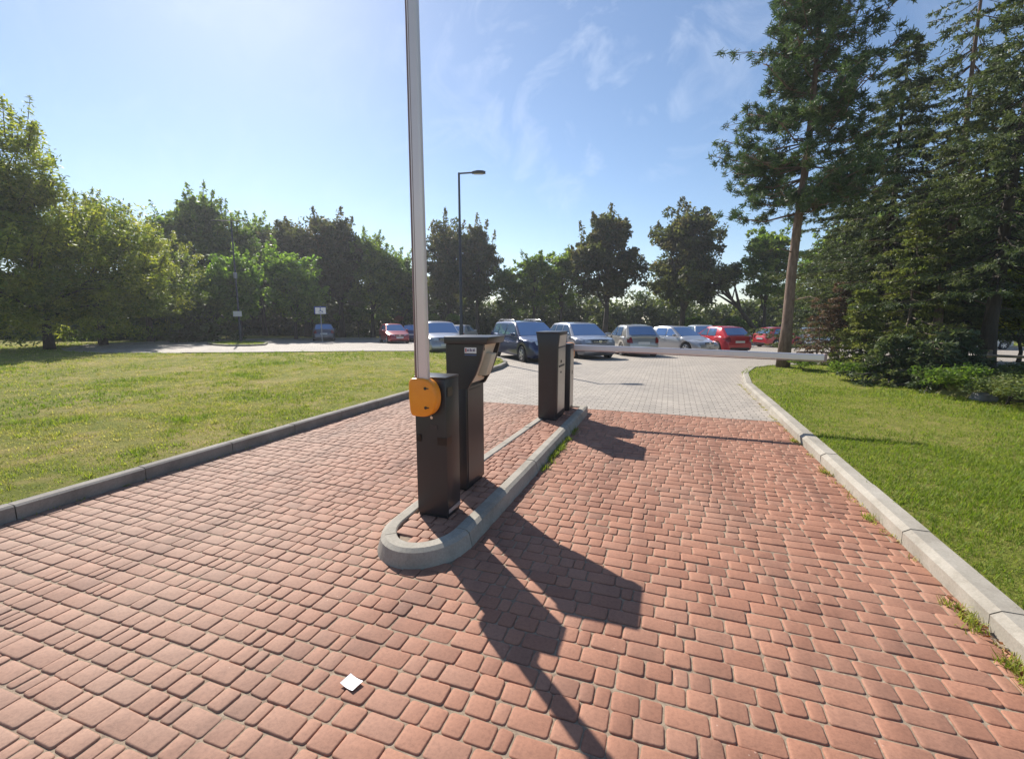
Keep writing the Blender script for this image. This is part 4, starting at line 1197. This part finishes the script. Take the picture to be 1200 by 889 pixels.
def car(name, L, W, H, paint, style, label, cat, px, d, rel, group='cars in the car park', rails=False, lower=None, five=True):
    h = L / 2
    x, y = at(px, d)
    n = math.hypot(x, y); tc = Vector((-x / n, -y / n)); rg = Vector((y / n, -x / n))
    hv = tc * math.cos(R(rel)) + rg * math.sin(R(rel))
    o = empty(name, (x, y, gz(y)), math.atan2(-hv.x, hv.y), label, cat, group)
    slope = -0.028 if y > 17 else 0
    # lie along the gentle fall of the paving
    o.rotation_mode = 'XYZ'
    pm_ = M[paint]
    P = dict(hatch=dict(hood=.78, ws=.98, rf=.10, rr=-1.35, rb=-.12, tr=.98, bb=.62), saloon=dict(hood=.74, ws=1.02, rf=.22, rr=-.95, rb=None, tr=.98, bb=.66),
             estate=dict(hood=.84, ws=1.05, rf=.22, rr=-1.75, rb=-.12, tr=1.0, bb=.64), mpv=dict(hood=.88, ws=1.22, rf=.35, rr=-1.45, rb=-.12, tr=1.02, bb=.64))[style]
    hs = H / 1.48
    hood, belt = P['hood'] * hs, .93 * hs
    yws, yrf, yrr = P['ws'] * L / 4.2, P['rf'] * L / 4.2, P['rr'] * L / 4.2
    ybase = -h + .10 if P['rb'] is not None else -h + .72
    rear_top = P['tr'] * hs
    rw = .31 if H < 1.6 else .33
    wy = (h - .80, -h + .78)
    top = [(-h, .62 * hs), (-h + .05, .80 * hs), (-h + .16, rear_top - .02), (ybase, rear_top), (yws, belt), (h - .55, hood), (h - .20, hood - .07), (h - .06, .62 * hs), (h, .50 * hs)]

    def wid(yy):
        t = abs(yy) / h
        return W / 2 * (1 - .24 * max(0, (t - .55) / .45) ** 2.6)
    ys = sorted(set([round(v, 3) for v in list(np.linspace(-h, h, 47)) + [-h + .02, h - .02] + [w_ + s * rw * q for w_ in wy for s in (-1, 1) for q in (1.12, 1.09, .9, .6, .3)]]))
    body = MB(); rows = []
    for yy in ys:
        zt = interp(top, yy); w = wid(yy)
        e = max(0, (abs(yy) - (h - .12)) / .12)
        zb = .20 + .12 * e
        zside = zb
        for wv in wy:
            q = (rw * 1.13) ** 2 - (yy - wv) ** 2
            if q > 0: zside = max(zside, rw + math.sqrt(q))
        zside = min(zside, zt - .12)
        k = zt - zside
        half = [(0, zside if zside > zb + .02 else zb), (w * .90, zside), (w * .985, zside + .03), (w * 1.0, zside + k * .35), (w * 1.0, zside + k * .55), (w * .985, zt - k * .18), (w * .945, zt - .025), (w * .80, zt + .012), (w * .45, zt + .028), (0, zt + .034)]
        rows.append([(a, yy, z) for a, z in half] + [(-a, yy, z) for a, z in half[-2::-1]])
    body.loft(rows)
    bmesh.ops.remove_doubles(body.bm, verts=body.bm.verts[:], dist=.0005)
    body.build('body', pm_, o, True, 38)
    MB().box(-W / 2 + .22, W / 2 - .22, -h + .25, h - .25, .17, .45).build('underbody', M['trim'], o)
    # cabin
    prof = [(ybase, rear_top - .03), (yrr, H - .055), ((yrr * .6 + yrf * .4), H - .005), (yrr * .2 + yrf * .8, H - .012), (yrf, H - .055), (yws, belt - .03)]

    def zc(yy):
        for (a, za), (b, zb) in zip(prof, prof[1:]):
            if yy <= b + 1e-6: return za + (zb - za) * (yy - a) / (b - a + 1e-9)
        return prof[-1][1]
    wb, wr = W / 2 * .925, W / 2 * .70

    def sx(z): return wb + (wr - wb) * max(0, min(1, (z - belt) / (H - belt)))
    cb = MB(); rows = []
    for yy in sorted(set(list(np.linspace(ybase, yws, 15)) + [p[0] for p in prof])):
        zt = zc(yy); zl = belt - .08
        zs = max(zl + .01, zt - .05)
        end = .93 if (yy > yws - .3 or yy < ybase + .2) else 1
        half = [(0, zl), (sx(zl) * end, zl), (sx((zl + zs) / 2), (zl + zs) / 2), (sx(zs), zs), (sx(zt) * .93, zt - .008), (sx(zt) * .5, zt + .012), (0, zt + .018)]
        rows.append([(a, yy, z) for a, z in half] + [(-a, yy, z) for a, z in half[-2::-1]])
    cb.loft(rows); bmesh.ops.remove_doubles(cb.bm, verts=cb.bm.verts[:], dist=.0005)
    cb.build('cabin', pm_, o, True, 40)

    def strip(name, ya, za, yb, zb, ina, inb, mat, parent):
        mb = MB(); nx = 9
        dy, dz = yb - ya, zb - za; ln = math.hypot(dy, dz); ny, nzz = -dz / ln, dy / ln
        if nzz < 0: ny, nzz = -ny, -nzz
        g = []
        for (yy, zz, inn) in ((ya, za, ina), ((ya + yb) / 2, (za + zb) / 2, (ina + inb) / 2), (yb, zb, inb)):
            hw = sx(zz) - inn
            g.append([(hw * u, yy + ny * (.012 + .016 * (1 - u * u)), zz + nzz * (.014 + .016 * (1 - u * u))) for u in np.linspace(-1, 1, nx)])
        mb.loft(g, cap=False)
        ob = mb.build(name, mat, parent, True)
        return ob
    t = .06
    strip('windscreen', yws + (yrf - yws) * .08, belt - .03 + (H - .055 - belt + .03) * .08, yws + (yrf - yws) * .93, belt - .03 + (H - .055 - belt + .03) * .93, .075, .06, M['glass'], o)
    strip('rear_window', ybase + (yrr - ybase) * .14, rear_top - .03 + (H - .055 - rear_top + .03) * .14, ybase + (yrr - ybase) * .9, rear_top - .03 + (H - .055 - rear_top + .03) * .9, .12, .09, M['glass'], o)

    def aw(z):   # windscreen line
        return yws + (yrf - yws) * (z - belt + .03) / (H - .055 - belt + .03)

    def cw(z):
        return ybase + (yrr - ybase) * (z - rear_top + .03) / (H - .055 - rear_top + .03)
    zl, zh = belt + .03, H - .115
    mid = (yws + yrr) / 2 - .02
    wins = [[(mid + .03, zl), (aw(zl) - .22, zl), (aw(zh) - .10, zh), (mid + .03, zh)]]
    r_end = cw(zh) + .16
    if five or style != 'hatch':
        c1 = max(mid - .80, cw(zl) + .35)
        wins.append([(c1, zl), (mid - .04, zl), (mid - .04, zh), (max(c1 + .04, r_end), zh)])
        if style in ('estate', 'mpv'): wins.append([(cw(zl + .06) + .22, zl + .05), (c1 - .07, zl), (c1 - .05 + .02, zh), (r_end, zh - .01)] if c1 - .05 > r_end + .1 else [(cw(zl) + .3, zl + .06), (c1 - .06, zl + .01), (c1 - .03, zh - .04)])
    else:
        wins.append([(cw(zl) + .42, zl + .03), (mid - .04, zl), (mid - .04, zh), (r_end + .1, zh)])
    for sgn in (-1, 1):
        for wpoly in wins:
            mb = MB(); mb.face([(sgn * (sx(z) + .007), yy, z) for yy, z in wpoly]); mb.build('side_window', M['glass'], o)
    # wheels
    for yy in wy:
        for sgn in (-1, 1):
            cx_ = sgn * (W / 2 - .115)
            prf = [(rw * .60, -.10), (rw * .93, -.10), (rw, -.075), (rw, .075), (rw * .93, .10), (rw * .60, .10)]
            wv = MB().lathe(prf, 'x', 22, (0, 0, 0)).build('wheel', M['tyre'], o, True, 40)
            wv.location = (cx_, yy, rw)
            rm = MB(); rm.lathe([(rw * .64, .055 * sgn), (rw * .64, .098 * sgn), (rw * .58, .106 * sgn), (rw * .55, .075 * sgn)], 'x', 22)
            for k in range(5):
                a = 2 * math.pi * k / 5
                ca, sa = math.cos(a), math.sin(a)
                p = [(0.0, .045), (rw * .6, .03), (rw * .6, -.03), (0.0, -.045)]
                rm.prism([(q * ca - s * sa, q * sa + s * ca) for q, s in p], 'x', .080 * sgn, .104 * sgn)
            rm.lathe([(.05, .10 * sgn), (.05, .112 * sgn)], 'x', 12)
            rm.build('rim', M['rim'], wv)
    # faces
    wf = wid(h - .12); wrr = wid(-h + .12)
    hz = hood - .13
    for sgn in (-1, 1):
        hl = MB(); hl.loft([[(sgn * a, yy, z) for a, yy, z in r] for r in (
            ((wf * .50, h - .035, hz - .05), (wf * .74, h - .07, hz - .06), (wf * .985, h - .22, hz - .03), (wf * 1.03, h - .42, hz + .04)),
            ((wf * .52, h - .10, hz + .04), (wf * .74, h - .14, hz + .065), (wf * .96, h - .28, hz + .10), (wf * 1.01, h - .44, hz + .10)))], cap=False)
        hl.build('headlight', M['headlamp'], o, True)
        ztl = rear_top - .20
        tl = MB(); tl.loft([[(sgn * a, yy, z) for a, yy, z in r] for r in (
            ((wrr * .72, -h - .004, ztl - .10), (wrr * .93, -h + .03, ztl - .10), (wrr * 1.035, -h + .16, ztl - .08)),
            ((wrr * .76, -h + .015, ztl + .05), (wrr * .93, -h + .05, ztl + .06), (wrr * 1.03, -h + .18, ztl + .08)),
            ((wrr * .80, -h + .09, ztl + .16), (wrr * .92, -h + .12, ztl + .16), (wrr * .985, -h + .24, ztl + .16)))], cap=False)
        tl.build('tail_light', M['tail'], o, True)
        mx = sgn * (W / 2 + .06)
        MB().box(min(mx - .09, mx + .09), max(mx - .09, mx + .09), yws - .42, yws - .30, belt + .0, belt + .12, .03).build('wing_mirror', pm_ if paint != 'paint_grey' else M['trim'], o, True, 40)
        for yh in (mid - .12, mid - .95) if five else (mid - .12,):
            MB().box(sgn * (wid(yh) + .001) - .008, sgn * (wid(yh) + .001) + .008, yh - .09, yh + .09, belt - .13, belt - .10, .004).build('door_handle', pm_, o)
        if rails:
            MB().tube([(sgn * wr * .92, yrr + .1, H - .02), (sgn * wr * .92, yrr + .25, H + .04), (sgn * wr * .92, yrf - .25, H + .035), (sgn * wr * .92, yrf - .1, H - .03)], .018, 8).build('roof_rail', M['chrome'], o, True)
    g = MB(); g.loft([[(u * wf * .46, h - .030 - .04 * u * u + .02, hz + .045) for u in np.linspace(-1, 1, 7)], [(u * wf * .42, h + .002 - .04 * u * u + .012, hz - .06) for u in np.linspace(-1, 1, 7)]], cap=False)
    go = g.build('grille', M['trim'], o, True)
    MB().box(-wf * .40, wf * .40, h - .012, h + .012, hz - .020, hz + .008, .006).build('grille_bar', M['chrome'], go)
    MB().prism([(.07 * math.cos(2 * math.pi * k / 16), hz - .005 + .05 * math.sin(2 * math.pi * k / 16)) for k in range(16)], 'y', h + .010, h + .018).build('badge', M['chrome'], go)
    lg = MB(); lg.loft([[(u * wf * .62, h + .003 - .05 * u * u, .40) for u in np.linspace(-1, 1, 7)], [(u * wf * .62, h - .004 - .05 * u * u, .28) for u in np.linspace(-1, 1, 7)]], cap=False)
    lg.build('air_intake', M['trim'], o)
    MB().box(-.26, .26, h + .004, h + .016, .42, .53).build('number_plate', M['plate'], o)
    MB().box(-.26, .26, -h - .016, -h - .002, .60, .71).build('number_plate', M['plate'], o)
    MB().box(-wrr * .75, wrr * .75, -h - .012, -h + .06, .24, .36, .01).build('rear_valance', M['trim'], o)
    return o


car('estate_car', 4.45, 1.80, 1.53, 'paint_navy', 'estate', 'navy estate car with roof rails, front towards us, behind the ticket machine', 'car', 618, 18.4, 24, rails=True)
car('people_carrier', 4.25, 1.76, 1.50, 'paint_silver', 'mpv', 'silver people carrier with big windscreen, nose to us beside the navy estate', 'car', 678, 20.2, 24)
car('hatchback', 3.95, 1.67, 1.45, 'paint_silver_warm', 'hatch', 'pale silver hatchback parked with its tail lights towards us', 'car', 738, 22.0, 198)
car('saloon_car', 4.48, 1.72, 1.42, 'paint_silver_pale', 'saloon', 'silver saloon with long bonnet pointing right, above the closed boom', 'car', 792, 24.6, 46)
car('hatchback', 4.15, 1.70, 1.45, 'paint_red', 'hatch', 'bright red hatchback with its tail to us, right of the silver saloon', 'car', 840, 25.6, 212)
car('people_carrier', 4.2, 1.72, 1.55, 'paint_light', 'mpv', 'pale car mostly hidden behind the saloon and red hatchback', 'car', 822, 31.5, 15)
car('small_car', 3.5, 1.62, 1.47, 'paint_red', 'hatch', 'small red car seen from behind and side, left of the pine trunk', 'car', 911, 33.5, 138, five=False)
car('hatchback', 3.9, 1.68, 1.47, 'paint_white', 'hatch', 'white car right of the pine trunk, seen past the brown conifer', 'car', 951, 34, 10)
car('hatchback', 4.1, 1.72, 1.45, 'paint_white', 'hatch', 'white car half hidden by the lanky young spruce', 'car', 1074, 35, -62)
car('saloon_car', 4.4, 1.72, 1.43, 'paint_light', 'saloon', 'pale saloon hidden deep behind the right hand spruces', 'car', 1138, 33, -50)
car('crossover_car', 4.3, 1.80, 1.52, 'paint_grey', 'estate', 'light grey car with blue reflecting windscreen behind the upright boom', 'car', 515, 22.5, 9)
car('hatchback', 3.9, 1.68, 1.46, 'paint_darkred', 'hatch', 'dark red car facing us, left of the upright boom', 'car', 462, 35.0, 13)
car('hatchback', 4.1, 1.72, 1.45, 'paint_blue', 'hatch', 'dark blue car with its back to us beside the dark red car', 'car', 486, 39.0, 172)
car('hatchback', 4.2, 1.76, 1.47, 'paint_slate', 'hatch', 'slate grey car with its back to us behind the disabled parking sign', 'car', 380, 39.0, 181)
car('hatchback', 3.9, 1.68, 1.46, 'paint_silver_pale', 'hatch', 'small pale car far behind, glimpsed beside the street lamp', 'car', 543, 37.5, 160)

# ------------------------------------------------------------------ added thin volume, imitates lens glare and lifts the far trees
veil_n = N('glare_veil'); veil_n.nt.nodes.remove(veil_n.b)
pv = veil_n.nt.nodes.new('ShaderNodeVolumePrincipled')
pv.inputs['Color'].default_value = (.90, .93, 1.0, 1); pv.inputs['Density'].default_value = 0.0008; pv.inputs['Anisotropy'].default_value = 0.45
veil_n.nt.links.new(pv.outputs[0], veil_n.out.inputs['Volume'])
tag(MB().box(-250, 250, -70, 310, -10.5, 17).build('glare_veil', veil_n.m), kind='stuff')

# ------------------------------------------------------------------ sky, sun, camera
w = bpy.data.worlds.new('World'); SC.world = w; w.use_nodes = True
nt = w.node_tree
bg = nt.nodes['Background']
sky = nt.nodes.new('ShaderNodeTexSky'); sky.sky_type = 'NISHITA'; sky.sun_disc = False
sky.sun_elevation = SUN_EL; sky.sun_rotation = SUN_AZ
sky.air_density = 1.0; sky.dust_density = 0.3; sky.ozone_density = 2.8; sky.altitude = 100
tc = nt.nodes.new('ShaderNodeTexCoord'); mp = nt.nodes.new('ShaderNodeMapping')
mp.inputs['Scale'].default_value = (3.2, 5.5, 4.0); mp.inputs['Rotation'].default_value = (.2, .35, -.5)
nt.links.new(tc.outputs['Generated'], mp.inputs['Vector'])
n1 = nt.nodes.new('ShaderNodeTexNoise'); n1.inputs['Scale'].default_value = 2.4; n1.inputs['Detail'].default_value = 9; n1.inputs['Roughness'].default_value = .6; n1.inputs['Distortion'].default_value = .8
nt.links.new(mp.outputs['Vector'], n1.inputs['Vector'])
cr = nt.nodes.new('ShaderNodeValToRGB'); cr.color_ramp.elements[0].position = .50; cr.color_ramp.elements[1].position = .80
nt.links.new(n1.outputs['Fac'], cr.inputs['Fac'])
# wisps gather in one part of the sky, high ahead of the gate
dp = nt.nodes.new('ShaderNodeVectorMath'); dp.operation = 'DOT_PRODUCT'; dp.inputs[1].default_value = Vector((-.16, .84, .517)).normalized()
nt.links.new(tc.outputs['Generated'], dp.inputs[0])
mr = nt.nodes.new('ShaderNodeMapRange'); mr.inputs['From Min'].default_value = .93; mr.inputs['From Max'].default_value = .995; mr.inputs['To Min'].default_value = .06; mr.inputs['To Max'].default_value = .3
nt.links.new(dp.outputs['Value'], mr.inputs['Value'])
ml = nt.nodes.new('ShaderNodeMath'); ml.operation = 'MULTIPLY'
nt.links.new(cr.outputs['Color'], ml.inputs[0]); nt.links.new(mr.outputs['Result'], ml.inputs[1])
cr = ml
mx = nt.nodes.new('ShaderNodeMix'); mx.data_type = 'RGBA'
nt.links.new(cr.outputs[0], mx.inputs[0]); nt.links.new(sky.outputs['Color'], mx.inputs[6]); mx.inputs[7].default_value = (9.5, 9.8, 10.4, 1)
nt.links.new(mx.outputs[2], bg.inputs['Color'])
bg.inputs['Strength'].default_value = 0.092

sl = bpy.data.lights.new('sun', 'SUN'); sl.energy = 5.0; sl.angle = R(.5); sl.color = (1.0, .94, .86)
so = bpy.data.objects.new('sun', sl); C.objects.link(so)
sd = Vector((math.sin(SUN_AZ) * math.cos(SUN_EL), math.cos(SUN_AZ) * math.cos(SUN_EL), math.sin(SUN_EL)))
so.rotation_euler = sd.to_track_quat('Z', 'Y').to_euler(); so.location = sd * 50

cd = bpy.data.cameras.new('camera'); cd.sensor_fit = 'HORIZONTAL'; cd.sensor_width = 36; cd.lens = F / 1200 * 36
cd.clip_end = 3000; cd.clip_start = .05
co = bpy.data.objects.new('camera', cd); C.objects.link(co)
co.location = (0, 0, CAMH); co.rotation_euler = (R(90) - PITCH, 0, YAW)
SC.camera = co
vs = SC.view_settings
vs.view_transform = 'Standard'; vs.look = 'None'; vs.gamma = 1; vs.use_curve_mapping = False; vs.exposure = 0.62
